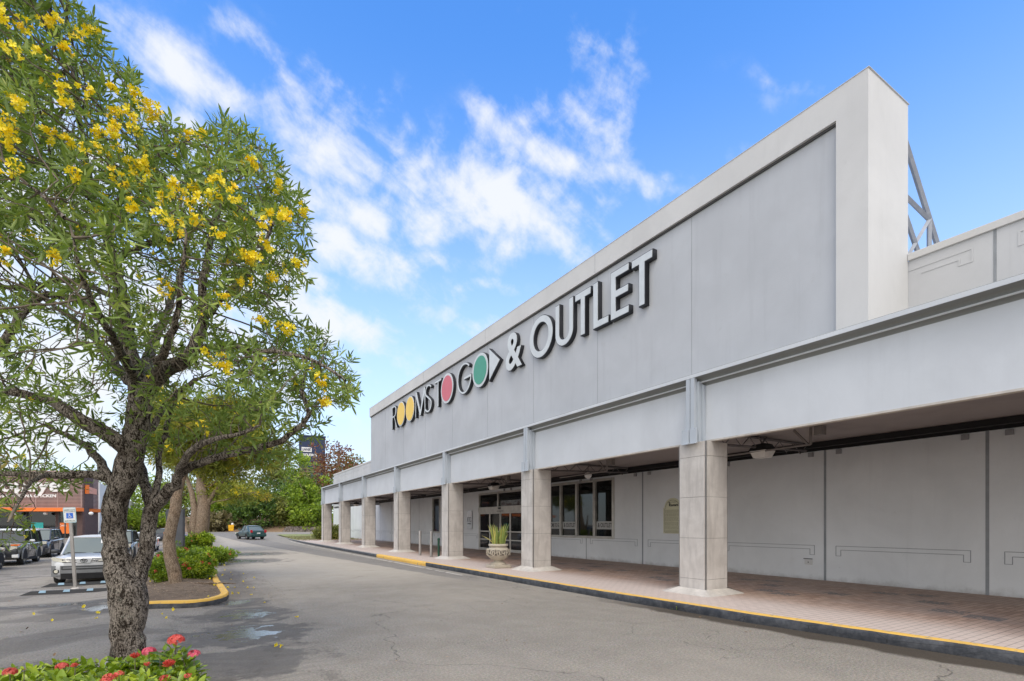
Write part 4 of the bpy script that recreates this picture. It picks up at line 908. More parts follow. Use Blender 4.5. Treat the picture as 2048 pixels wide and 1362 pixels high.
def others():
    grey = flat('flare_grey', (.20, .21, .215), .5)
    e, d = car('black off-roader with white roof and grey wheel flares on the left', (-8.6, 36.6, -.4), 0, M_slate, 'box', L=4.6, Wd=1.9, H=1.83, wr=.40, wb=2.60, roofm=M_white, trim=grey, flare=True)
    front_face(e, d, bumper=grey, z=.88); mirrored(lambda s: plate(e, [(s * .70, .42), (s * .93, .42), (s * .93, .56), (s * .70, .56)], 'bumper_corner', M_white, .2, .01, y=d['f'] - .16)); plate(e, [(.62, 1.0), (.93, 1.0), (.93, 1.06), (.62, 1.06)], 'side_marker', M_orange, .25, y=d['f'] + .02)
    e, d = car('dark navy SUV with roof rails parked behind the white roofed off-roader', (-8.93, 44.1, -.4), 0, M_navycar, 'suv', L=4.8, Wd=1.92, H=1.80, wr=.39, wb=2.78, glass=M_silverglass, rail=True); front_face(e, d, z=.93)
    e, d = car('black SUV facing us between the two stems of the near tree', (-4.05, 36.5, -.4), 0, M_blackcar, 'suv', L=4.7, Wd=1.9, H=1.76, wr=.38, wb=2.75, glass=M_silverglass); front_face(e, d, z=.93, bumper=M_blackcar)
    e, d = car('white car behind the right stem of the near tree', (-3.75, 48.4, -.4), 0, M_whitecar, 'sedan', L=4.5, Wd=1.8, H=1.47, wr=.32, wb=2.6); front_face(e, d, z=.62, bumper=M_whitecar)
    e, d = car('dark car cut by the left edge of the picture', (-8.7, 30.7, -.4), R_(180), M_blackcar, 'suv', L=4.6, Wd=1.85, H=1.7, wr=.36); front_face(e, d, z=.88); rear_face(e, d)
    e, d = car('dark blue saloon parked crosswise behind the orange drive-through sign', (P(340, 1080, 54).x, P(340, 1080, 54).y, gz(-3, 60)), R_(66), M_navycar, 'sedan', L=4.6, Wd=1.78, H=1.45, wr=.32); rear_face(e, d, z=.85); front_face(e, d, z=.62, bumper=M_navycar)
    g = P(507, 1081, 52.0); e, d = car('dark teal saloon driving away along the lane', (g.x - .1, g.y + 2.0, gz(g.x, g.y + 2)), R_(180 + 15), M_greencar, 'sedan', L=4.3, Wd=1.69, H=1.44, wr=.30, wb=2.4, name='moving_car', glass=M_silverglass); rear_face(e, d, bumper=M_greencar, z=.86); front_face(e, d, z=.62, bumper=M_greencar)
others(); tagw()

# ================================================================== PARKING FURNITURE
M_refl = flat('dull_reflector', (.22, .34, .42), .5)
def wheel_stop(x0, x1, y, ang, lab):
    e = empty('wheel_stop', ((x0 + x1) / 2, y, gz((x0 + x1) / 2, y)), lab, 'wheel stop', None, ang); h = (x1 - x0) / 2
    MB().hexa([(-h, -.15, 0), (h, -.15, 0), (-h, .15, 0), (h, .15, 0), (-h + .22, -.05, .10), (h - .22, -.05, .10), (-h + .22, .05, .10), (h - .22, .05, .10)]).build('rubber_body', M_rubber, e, bevel=.012, fix=True)
    k = -h + .5
    while k < h - .2:
        MB().hexa([(k - .08, -.105, .045), (k + .08, -.105, .045), (k - .07, -.03, .108), (k + .07, -.03, .108), (k - .08, -.115, .052), (k + .08, -.115, .052), (k - .07, -.03, .112), (k + .07, -.03, .112)]).build('reflector', M_refl, e, fix=True); k += .55
wheel_stop(-4.45, -1.75, 19.95, -.06, 'long black rubber wheel stop in front of the disabled parking sign')
wheel_stop(-4.45, -2.5, 22.35, .04, 'black rubber wheel stop under the nose of the silver SUV')
def dsign():
    e = empty('parking_sign', (-3.43, 21.26, -.4), 'white disabled parking sign with blue wheelchair symbol on a steel post', 'road sign', None, R_(-4)); e.rotation_euler = (R_(0), R_(-3.2), R_(-6))
    m = MB()
    m.box(-.035, .035, -.004, .0, -.02, 2.2); m.box(-.035, -.030, 0, .025, -.02, 2.2); m.box(.030, .035, 0, .025, -.02, 2.2); m.box(-.05, -.0351, .021, .025, -.02, 2.2); m.box(.0351, .05, .021, .025, -.02, 2.2)
    m.build('post', M_steel, e); MB().lathe([(.12, 0), (.08, .03)], n=10).build('footing', M_conc, e)
    r = .03; w, z0, z1 = .16, 2.11, 2.60
    def rr(w, z0, z1, r): return [(x + r * math.cos(R_(a + t)), z + r * math.sin(R_(a + t))) for x, z, a in ((w - r, z1 - r, 0), (-w + r, z1 - r, 90), (-w + r, z0 + r, 180), (w - r, z0 + r, 270)) for t in (0, 30, 60, 90)]
    plate(e, rr(w, z0, z1, r), 'plate', M_paleblue, .008, y=-.014); plate(e, rr(w - .022, z0 + .022, z1 - .022, r), 'panel', M_white, .003, y=-.018)
    plate(e, rr(.085, 2.25, 2.42, .006), 'blue_square', M_blue, .003, y=-.022)
    U_, V_ = (1, 0, 0), (0, 0, 1)
    text('RESERVADO', .05, (0, -.021, 2.50), U_, V_, flat('green_grey_print', (.10, .20, .16), .6), 'lettering', e, .003, .001, align='CENTER', fit=None); text('ESTACIONAMIENTO', .03, (0, -.021, 2.45), U_, V_, M_text, 'lettering', e, .003, 0, align='CENTER'); text('$500 MULTA', .045, (0, -.021, 2.155), U_, V_, flat('green_grey_print', (.10, .20, .16), .6), 'lettering', e, .003, .001, align='CENTER')
    m = MB(); DZ = .51; m.lathe([(.002, -.027), (.014, -.026), (.014, -.023)], c=(-.012, 0, 1.878 + DZ), n=10, axis='y'); y = -.025
    m.tube([(-.012, y, 1.86 + DZ), (-.008, y, 1.815 + DZ), (.025, y, 1.813 + DZ), (.04, y, 1.778 + DZ), (.055, y, 1.785 + DZ)], .007, 5); m.tube([(-.010, y, 1.84 + DZ), (.02, y, 1.84 + DZ)], .006, 5)
    m.tube([(.0 + .036 * math.cos(R_(a)), y, 1.80 + DZ + .036 * math.sin(R_(a))) for a in range(110, 351, 15)], .0055, 5); m.build('wheelchair_symbol', M_white, e)
dsign()
m = MB(); m.box(-11, -4.6, 27.0, 27.1, -.399, -.396); tag(m.build('parking_line', flat('worn_white_paint', (.36, .34, .31), .8, var=.35, sc_=5)), 'worn white line across the parking bays', kind='structure')

# ================================================================== PLANTING ISLANDS
def island(outline, nm, soil, lab, yellow=True, zk=.14):
    """raised kerb following a closed outline, soil inside"""
    pts = [Vector((x, y, 0)) for x, y in outline]; fine = []
    for i, p in enumerate(pts):   # catmull-rom through the outline
        a, b, c = pts[i - 1], pts[(i + 1) % len(pts)], pts[(i + 2) % len(pts)]
        for k in range(6):
            t = k / 6; fine.append(.5 * ((2 * p) + (b - a) * t + (2 * a - 5 * p + 4 * b - c) * t * t + (3 * p - a - 3 * b + c) * t ** 3))
    n = len(fine); rng = random.Random(7); m = MB(); cx = sum((p.x for p in fine)) / n; cy = sum(p.y for p in fine) / n
    for i, p in enumerate(fine):
        t = (fine[(i + 1) % n] - fine[i - 1]).normalized(); nn = Vector((t.y, -t.x, 0)); j = rng.uniform(-.008, .008)
        for o_, z in ((.0, -.01), (.008, zk * .7), (-.015, zk), (-.13, zk + .004), (-.15, zk - .02), (-.15, 0)): q = p + nn * (o_ + j); m.v.append((q.x, q.y, gz(q.x, q.y) + z + (rng.uniform(-.004, .004) if z > .05 else 0)))
    for i in range(n):
        for k in range(5): m.f.append((i * 6 + k, i * 6 + k + 1, ((i + 1) % n) * 6 + k + 1, ((i + 1) % n) * 6 + k)); m.m.append(1 if k >= 1 and yellow else 0)
    tag(m.build('island_kerb', [M_oldconc if not yellow else M_blk_kerb, M_ylw_paint], smooth=45, fix=True), lab, kind='structure')
    s = MB(); inn = []
    for i, p in enumerate(fine): t = (fine[(i + 1) % n] - fine[i - 1]).normalized(); nn = Vector((t.y, -t.x, 0)); q = p - nn * .14; inn.append((q.x, q.y, gz(q.x, q.y) + zk - .035))
    s.add(inn + [(cx, cy, gz(cx, cy) + zk + .03)], [(i, (i + 1) % n, n) for i in range(n)]); tag(s.build('soil_bed', soil, fix=True), 'brown soil bed inside the kerb', kind='structure')
    return fine
ISL = [(-1.25, 12.45), (-.8, 12.2), (-.1, 11.95), (.30, 12.25), (.52, 12.9), (.53, 13.9), (.45, 16), (.42, 18.5), (.40, 20.3), (.15, 21.0), (-.5, 21.1), (-1.5, 21.0), (-1.9, 18), (-1.45, 14.5)]
island(ISL, 'island_a', M_soil, 'yellow painted kerb round the planting island with the leaning tree')
island([(-1.7, 24.3), (0.1, 24.0), (.55, 24.6), (.55, 29), (.5, 36), (0, 38), (-1.4, 38), (-1.9, 31)], 'island_b', M_soil, 'yellow kerb of the farther planting island', zk=.14)
island([(P(a, 0, b).x, P(a, 0, b).y) for a, b in ((-300, 4.9), (-300, 3), (0, 2.6), (300, 2.8), (380, 3.2), (425, 4.0), (405, 4.9), (350, 5.6), (255, 6.0), (165, 5.6), (90, 5.0))][::-1], 'island_c', M_soil, 'low worn kerb of the near planting bed under the big tree', yellow=False, zk=.04)

# ================================================================== RESTAURANT ON THE LEFT
def restaurant():
    o = P(165, 1049, 55); e = empty('restaurant_building', (o.x, o.y, 0), 'brown slatted fried chicken restaurant with orange band and white lettering', 'building', None, -YAW); K = 55 / FPX
    X0 = -24; zt = CAMZ + 105 * K; zb0, zb1 = CAMZ + 26 * K, CAMZ + 33 * K
    def slat(m):
        z = zb1 + .02
        while z < zt - .1: m.box(X0, 0, -.05, .0, z, z + .105); z += .15
    b = NB('slat_brown'); c = b.mix(b.noise(1.5, 4), (.24, .155, .14), (.36, .25, .225)); b.set(col=c, rough=.6); MS = b.m
    mw = flat('backing_brown', (.10, .06, .055), .8); pk = flat('trim_mauve', (.34, .24, .22), .6)
    part('slat_cladding', MS, slat, parent=e)
    part('wall', mw, lambda m: (m.box(X0, .0, .002, .3, zb0, zt), m.box(-2.9, -2.6, .0, .3, -.6, zb0), m.box(-.6, .0, 0.0, .3, -.6, zb0), m.box(X0, -2.9, .0, .3, -.6, .2)), parent=e)
    part('parapet_cap', pk, lambda m: (m.box(X0, .05, -.10, .35, zt, zt + .14), [m.box(x, x + .10, -.075, -.052, zb1, zt) for x in (-20, -15.2, -11.2, -5.3, -5.0, -2.65, -.12)] and None), parent=e)
    part('orange_canopy', M_orange, lambda m: (m.box(X0, .15, -1.0, .0, zb0, zb1), m.hexa([(.152, -1.0, zb0), (-1.7, 4.9, zb0), (.0, .0, zb0), (-2.2, 4.8, zb0), (.152, -1.0, zb1), (-1.7, 4.9, zb1), (.0, .0, zb1), (-2.2, 4.8, zb1)])), parent=e)
    def side(m):
        z = zb1 + .02
        while z < zt - .25:
            m.hexa([(0.05, .0, z), (-2.15, 4.8, z), (-.05, .0, z), (-2.25, 4.8, z), (.05, 0, z + .105), (-2.15, 4.8, z + .105), (-.05, .0, z + .105), (-2.25, 4.8, z + .105)]); z += .15
    part('side_cladding', MS, side, parent=e)
    part('side_wall', mw, lambda m: (m.hexa([(-.01, .31, -.6), (-2.2, 4.8, -.6), (-.3, .31, -.6), (-2.5, 4.8, -.6), (-.01, .31, zt - .2), (-2.2, 4.8, zt - .2), (-.3, .31, zt - .2), (-2.5, 4.8, zt - .2)])), parent=e)
    part('roof', M_roof, lambda m: (m.box(X0, -2.6, .3, 4.8, zt - .6, zt - .5), m.box(X0, -2.6, 4.8, 5.1, -.6, zt - .1), m.box(X0 - .3, X0, 0, 5, -.6, zt)), parent=e)
    x = -22.0; i = 0
    for (a, w) in ((-22, 3.9), (-18, 3.9), (-14, 4.1), (-9.8, 3.8), (-5.9, 3.2)):
        f = part('window', M_dkplastic, lambda m: (m.box(a, a + w, 0, .1, .2, .4), m.box(a, a + .1, 0, .1, .4, zb0), m.box(a + w - .1, a + w, 0, .1, .4, zb0)), parent=e)
        part('pane', M_glass, lambda m: (m.box(a + .1, a + w - .1, .04, .06, .4, zb0),), parent=f)
    f = part('door', M_dkplastic, lambda m: [m.box(a, a + .14, 0, .1, .05, zb0) for a in (-2.6, -1.95, -1.3, -.72)] + [m.box(-2.6, -.6, 0, .1, 2.25, 2.35)], parent=e); part('pane', M_glass, lambda m: (m.box(-2.46, -.72, .04, .05, .05, zb0),), parent=f)
    part('inner_wall', flat('dark_inner_room', (.06, .05, .045), .8), lambda m: (m.box(X0, -2.6, 4, 4.1, -.5, zb0 + .3), m.box(X0, -2.6, .1, 4.7, -.1, -.08)), parent=e)
    part('reflection_panel', flat('orange_reflection', (.55, .22, .08), .7), lambda m: [m.box(q, q + .3, 1.0, 1.05, .3, 2.1) for q in (-2.3, -1.7, -1.1)] + [m.box(-8, -6.2, 3.4, 3.5, .6, 2.0)], parent=e)  # orange panels added behind the glass in place of reflections in the doors
    part('poster', M_teal, lambda m: (m.box((62 - 165) * K, (86 - 165) * K, .025, .035, CAMZ - 14 * K, CAMZ + 4 * K),), parent=e, label='turquoise window poster')
    part('poster', M_orange, lambda m: (m.box((118 - 165) * K, (138 - 165) * K, .025, .035, CAMZ - 18 * K, CAMZ + 3.5 * K),), parent=e, label='orange window poster')
    text('NUEVO', .34, (-5.4, .02, 1.05), (1, 0, 0), (0, 0, 1), M_white, 'poster_text', e, .005, .004, su=.62); text('Combo', .34, (-2.52, .02, 1.45), (1, 0, 0), (0, 0, 1), M_white, 'poster_text', e, .005, .004, su=.75)
    for q in (-18.5, -13.2, (39 - 165) * K, (99 - 165) * K, (154 - 165) * K, (189 - 165) * K): g = part('globe_lamp', M_white, lambda m: (m.lathe([(.02, .0), (.16, .06), (.22, .18), (.16, .30), (.02, .36)], c=(q, -.45, zb0 - .40), n=14), m.lathe([(.012, 0), (.012, .12)], c=(q, -.45, zb0 - .1), n=6)), smooth=60, parent=e)
    # lettering
    z0 = CAMZ + 64.5 * K; xe = (141 - 165) * K
    text('Popeyes', 1.5, (xe - 8.6, -.13, z0 - .42), (1, 0, 0), (0, 0, 1), M_white, 'lettering', e, .12, .03, fit=(8.6, 1.95))
    text('FAMOUS LOUISIANA CHICKEN', .42, (xe - 9.2, -.08, CAMZ + 54.5 * K), (1, 0, 0), (0, 0, 1), M_white, 'lettering', e, .06, .016, su=9.1 / (24 * .285))
    part('blade_sign', M_orange, lambda m: (m.box(.02, .16, .3, .7, CAMZ + 62 * K, CAMZ + 80 * K),), parent=e)
    part('side_sign', flat('salmon_sign', (.72, .34, .26), .5), lambda m: (m.hexa([(-.30, 1.0, CAMZ + 64 * K), (-1.7, 4.0, CAMZ + 64 * K), (-.42, 1.0, CAMZ + 64 * K), (-1.82, 4.0, CAMZ + 64 * K), (-.30, 1.0, CAMZ + 78 * K), (-1.7, 4.0, CAMZ + 76 * K), (-.42, 1.0, CAMZ + 78 * K), (-1.82, 4.0, CAMZ + 76 * K)]),), parent=e)
restaurant()
def warehouse():
    e = empty('warehouse_building', (0, 0, 0), 'white blank walled building beyond the restaurant behind the tree trunk', 'building')
    a, b = P(199, 1049, 66), P(268, 1049, 100); m = MB(); n = Vector((-(b - a).y, (b - a).x, 0)).normalized() * 10
    if n.y < 0: n = -n
    za, zb = CAMZ + 84 * 66 / FPX, CAMZ + 43 * 100 / FPX
    m.hexa([(a.x, a.y, -.6), (b.x, b.y, -.6), (a.x + n.x, a.y + n.y, -.6), (b.x + n.x, b.y + n.y, -.6), (a.x, a.y, za), (b.x, b.y, zb), (a.x + n.x, a.y + n.y, za), (b.x + n.x, b.y + n.y, zb)]); m.build('wall', stucco('white_render', (.72, .72, .71), .1), e, fix=True)
    m = MB(); t = (b - a).normalized(); 
    for k in (.3, .6): c = a.lerp(b, k); m.box(c.x - .03, c.x + .03, c.y - .6, c.y - .4, .5, 4.2)
    m.build('downpipe', M_oldconc, e)
warehouse()
# drive-through furniture
def pylon():
    g = GG(351, 1115); e = empty('menu_pylon', (g.x, g.y, gz(g.x, g.y)), 'tall dark grey slab pylon behind the leaning tree', 'sign', None, -.35)
    MB().box(-.42, .42, -.12, .12, .06, 2.55).build('panel', flat('slate_panel', (.045, .05, .06), .5), e, bevel=.02); MB().box(-.47, .47, -.17, .17, 0, .06).build('base', M_conc, e, bevel=.01); MB().box(-.36, .36, -.125, -.121, .5, 2.4).build('face', flat('slate_face', (.06, .065, .075), .35), e)
    g = P(334, 1087, 46); e = empty('drive_through_sign', (g.x, g.y, gz(g.x, g.y)), 'narrow orange sign panel in front of the dark blue saloon', 'sign', None, -.5)
    MB().box(-.27, .27, -.05, .05, .12, 1.25).build('panel', M_orange, e, bevel=.01); MB().box(-.3, .3, -.15, .15, 0, .12).build('base', M_conc, e, bevel=.01); text('Carry', .17, (-.2, -.056, 1.05), (1, 0, 0), (0, 0, 1), M_white, 'lettering', e, .004, .002)
pylon()
def tower():
    d = 160; K = d / FPX; c = P(624, 1049, d); e = empty('sign_tower', (c.x, c.y, 0), 'tall dark blue sign tower with white letters above the trees', 'sign', None, -YAW + .42)
    w = 24 * K; MB().box(-w, w, -2, 2, 0, CAMZ + 174 * K).build('shaft', M_navy, e); MB().box(-w - .2, w + .2, -2.2, 2.2, CAMZ + 174 * K, CAMZ + 176 * K).build('cap', flat('navy_cap', (.03, .05, .1), .6), e)
    MB().box(-w * .82, -w * .05, -2.12, -2.0, CAMZ + 143 * K, CAMZ + 152 * K).build('white_panel', M_white, e); text('UNIVER', 1, (-w * .76, -2.16, CAMZ + 145 * K), (1, 0, 0), (0, 0, 1), M_navy, 'lettering', e, .05, .02, fit=(w * .64, 5 * K))
    text('BRIQUEIROS', 1, (-w * .85, -2.05, CAMZ + 134 * K), (1, 0, 0), (0, 0, 1), M_white, 'lettering', e, .05, .03, fit=(w * 1.2, 6 * K))
tower()
g = P(462, 1056, 84); e = empty('yellow_bin', (g.x, g.y, gz(g.x, g.y) + .2), 'small yellow box with white bag on the bare earth bank', 'bin'); MB().hexa([(-.35, -.3, 0), (.35, -.3, 0), (-.35, .3, 0), (.35, .3, 0), (-.42, -.36, .95), (.42, -.36, .95), (-.42, .36, .95), (.42, .36, .95)]).build('body', flat('yellow_plastic', (.80, .42, .01), .5), e, bevel=.03); MB().lathe([(.1, .95), (.22, 1.05), (.12, 1.25), (.02, 1.3)], c=(.2, 0, 0), n=10).build('bag', M_white, e, smooth=60)

# bank and far ground
def bank():
    """earth bank that climbs behind the far road"""
    m = MB(); rng = random.Random(3); cols = []
    pxs = list(range(-500, 801, 20))
    for px in pxs:
        row = []
        edge = 1063.5 if px < 480 else 1063.5 + (px - 480) * .018
        d0 = 86 if px < 700 else 80
        for k, (dd, z) in enumerate(((0, 0), (.4, .16), (1.5, .5), (4, 1.45), (7, 2.1), (12, 2.6), (30, 3.2), (80, 3.5), (90, -2))):
            p = P(px, 1049, d0 + dd * 1.0); row.append((p.x, p.y, gz(p.x, p.y) - .05 + z * (1 + rng.uniform(-.06, .06) if k > 1 else 1)))
        cols.append(row)
    m.v = [p for r in cols for p in r]; k = len(cols[0]); m.f = [(i * k + j, (i + 1) * k + j, (i + 1) * k + j + 1, i * k + j + 1) for i in range(len(cols) - 1) for j in range(k - 1)]; m.m = [0] * len(m.f)
    tag(m.build('hill', M_earth, smooth=80, fix=True), 'bare earth bank beyond the far road', kind='structure')
    e = empty('retaining_wall', (0, 0, 0), 'low dark rubble stone wall at the foot of the bank near the arcade end', 'wall'); m = MB(); rng = random.Random(12)
    for row in range(3):
        px = 566 + row * 3
        while px < 700:
            w = rng.uniform(3, 8); a = P(px, 1049, 85.3 + row * .5); b = P(px + w - .3, 1049, 85.3 + row * .5); z = .36 + row * .32 + rng.uniform(-.1, .05); y = rng.uniform(-.3, .3)
            m.hexa([(a.x, a.y + y, z), (b.x, b.y + y, z), (a.x, a.y + .6, z), (b.x, b.y + .6, z), (a.x + .05, a.y + y + .08, z + .34), (b.x - .05, b.y + y + .08, z + .34), (a.x, a.y + .6, z + .34), (b.x, b.y + .6, z + .34)]); px += w
    m.build('stones', M_rock, e, bevel=.05, fix=True)
bank()
# lawn beyond the arcade
m = MB(); ys = [49 + i for i in range(0, 24)]; m.v = [(x, y, gz(x, y) + .10) for y in ys for x in (kx(min(y, 62)) + .2, 40)]; m.f = [(2 * i, 2 * i + 1, 2 * i + 3, 2 * i + 2) for i in range(len(ys) - 1)]; m.m = [0] * len(m.f)
# keep clear of the shop floor: lawn sits beside the building from the end of the arcade
m.v = [(min(x, 14.2) if y < 66.8 else x, y if y > 49 else 49, z) for x, y, z in m.v]
tag(m.build('lawn', M_grass), 'patch of yellowish lawn beyond the arcade end', kind='structure')

# ================================================================== VEGETATION
LEAF1 = ([(0, 0, 0), (.35, .10, .03), (.75, .085, .0), (1, 0, -.06), (.75, -.085, 0), (.35, -.10, .03), (.45, 0, -.015)], [(0, 6, 1), (1, 6, 3, 2), (0, 5, 6), (5, 4, 3, 6)])
def palmate(n=6, w=.95):
    V, F = [], []
    for k in range(n):
        a = (k + .5) / n * 2 * math.pi + .3 * math.sin(k * 3.1); sp = .75 + .35 * math.sin(k * 1.7)
        d = Vector((.62 + .25 * math.cos(k * 2.3), math.cos(a) * sp, math.sin(a) * sp)).normalized(); y = d.cross(Vector((math.sin(a), .2, math.cos(a)))).normalized(); z = d.cross(y); L = .8 + .35 * math.cos(k * 2.9); b = len(V)
        for p in LEAF1[0]: V.append(tuple(d * (p[0] * L + .12) + y * p[1] * w * L + z * p[2] * L))
        F += [tuple(i + b for i in f) for f in LEAF1[1]]
    return V, F
PALM = palmate()
def trumpet():
    V, F = [], []
    for k in range(5): a = 2 * math.pi * k / 5; V.append((0, .07 * math.cos(a), .07 * math.sin(a)))
    for k in range(5): a = 2 * math.pi * k / 5; V.append((.6, .2 * math.cos(a), .2 * math.sin(a)))
    for k in range(5):
        a = 2 * math.pi * (k + .5) / 5; a1 = a - .42; a2 = a + .42; V += [(.82, .62 * math.cos(a1), .62 * math.sin(a1)), (.80, .74 * math.cos(a), .74 * math.sin(a)), (.82, .62 * math.cos(a2), .62 * math.sin(a2))]
    for k in range(5): F.append((k, (k + 1) % 5, 5 + (k + 1) % 5, 5 + k)); b = 10 + 3 * k; F += [(5 + k, 5 + (k + 1) % 5, b + 1), (5 + k, b + 1, b), (5 + (k + 1) % 5, b + 2, b + 1)]
    return V, F
TRUMP = trumpet()
def bunch(rng, centers, radii, per, size, up=.3):
    pos, dirs, scl = [], [], []
    for c, r in zip(centers, radii):
        d = rng.normal(size=(per, 3)); d[:, 2] += up; d /= np.linalg.norm(d, axis=1, keepdims=True); q = np.array(c) + d * r * rng.uniform(.35, 1.0, (per, 1)); pos.append(q); dirs.append(d); scl.append(rng.uniform(.75, 1.15, per) * size)
    return np.concatenate(pos), np.concatenate(dirs), np.concatenate(scl)
def inpoly(x, y, poly):
    ins = np.zeros(len(x), bool); n = len(poly)
    for i in range(n):
        (x0, y0), (x1, y1) = poly[i], poly[(i + 1) % n]
        c = ((y0 > y) != (y1 > y)) & (x < (x1 - x0) * (y - y0) / (y1 - y0 + 1e-12) + x0); ins ^= c
    return ins
def edged(x, y, poly):
    d = np.full(len(x), 1e9)
    for i in range(len(poly)):
        a = np.array(poly[i], float); b = np.array(poly[(i + 1) % len(poly)], float); ab = b - a; t = np.clip(((x - a[0]) * ab[0] + (y - a[1]) * ab[1]) / (ab @ ab), 0, 1)
        d = np.minimum(d, np.hypot(x - a[0] - t * ab[0], y - a[1] - t * ab[1]))
    return d
def Pn(px, py, d):
    px, py, d = np.asarray(px, float), np.asarray(py, float), np.asarray(d, float)
    l = (px - 1024) / FPX * d; return np.stack([SY * d + CY * l, CY * d - SY * l, CAMZ + (HORI - py) / FPX * d], -1)
def grow(nodes, parent, att, step=.13, kill=.2, infl=1.6, iters=90, rng=None, wig=.25, down=0.0):
    """space colonisation: branches grow towards the free points of the crown"""
    nodes = [np.array(p, float) for p in nodes]; parent = list(parent)
    att = att.copy(); best = np.full(len(att), 1e9); bi = np.zeros(len(att), int); start = 0
    for it in range(iters):
        if len(att) == 0: break
        new = np.array(nodes[start:]); 
        if len(new):
            for c0 in range(0, len(new), 256):
                nb = new[c0:c0 + 256]; D = np.linalg.norm(att[:, None] - nb[None], axis=2); j = D.argmin(1); dm = D[np.arange(len(att)), j]; u = dm < best; best[u] = dm[u]; bi[u] = start + c0 + j[u]
        start = len(nodes)
        keep = best > kill; att, best, bi = att[keep], best[keep], bi[keep]
        act = best < infl
        if not act.any(): infl *= 1.4; continue
        for k in np.unique(bi[act]):
            v = att[act & (bi == k)] - nodes[k]; v /= np.linalg.norm(v, axis=1, keepdims=True); d = v.sum(0) + rng.normal(size=3) * wig * len(v) ** .5; d[2] += down; d /= np.linalg.norm(d) + 1e-9
            nodes.append(nodes[k] + d * step); parent.append(int(k))
    return np.array(nodes), np.array(parent)
def limbs_mesh(mb, nodes, parent, rad, sides=6, jit=None, smooth=1):
    n = len(nodes); kids = [[] for _ in range(n)]
    for i, p in enumerate(parent):
        if p >= 0: kids[p].append(i)
    starts = [(i, -1) for i, p in enumerate(parent) if p < 0]
    while starts:
        i, p = starts.pop(); ch = ([p] if p >= 0 else []) + [i]
        while kids[ch[-1]]:
            ks = sorted(kids[ch[-1]], key=lambda q: -rad[q]); starts += [(q, ch[-1]) for q in ks[1:]]; ch.append(ks[0])
        if len(ch) < 2: continue
        r = [rad[c] for c in ch]
        if p >= 0: r[0] = min(r[0], r[1] * 1.25)
        r[-1] *= .5
        mb.tube([nodes[c] for c in ch], r, sides if max(r) > .012 else 4, cap=False, jit=jit if max(r) > .03 else None)
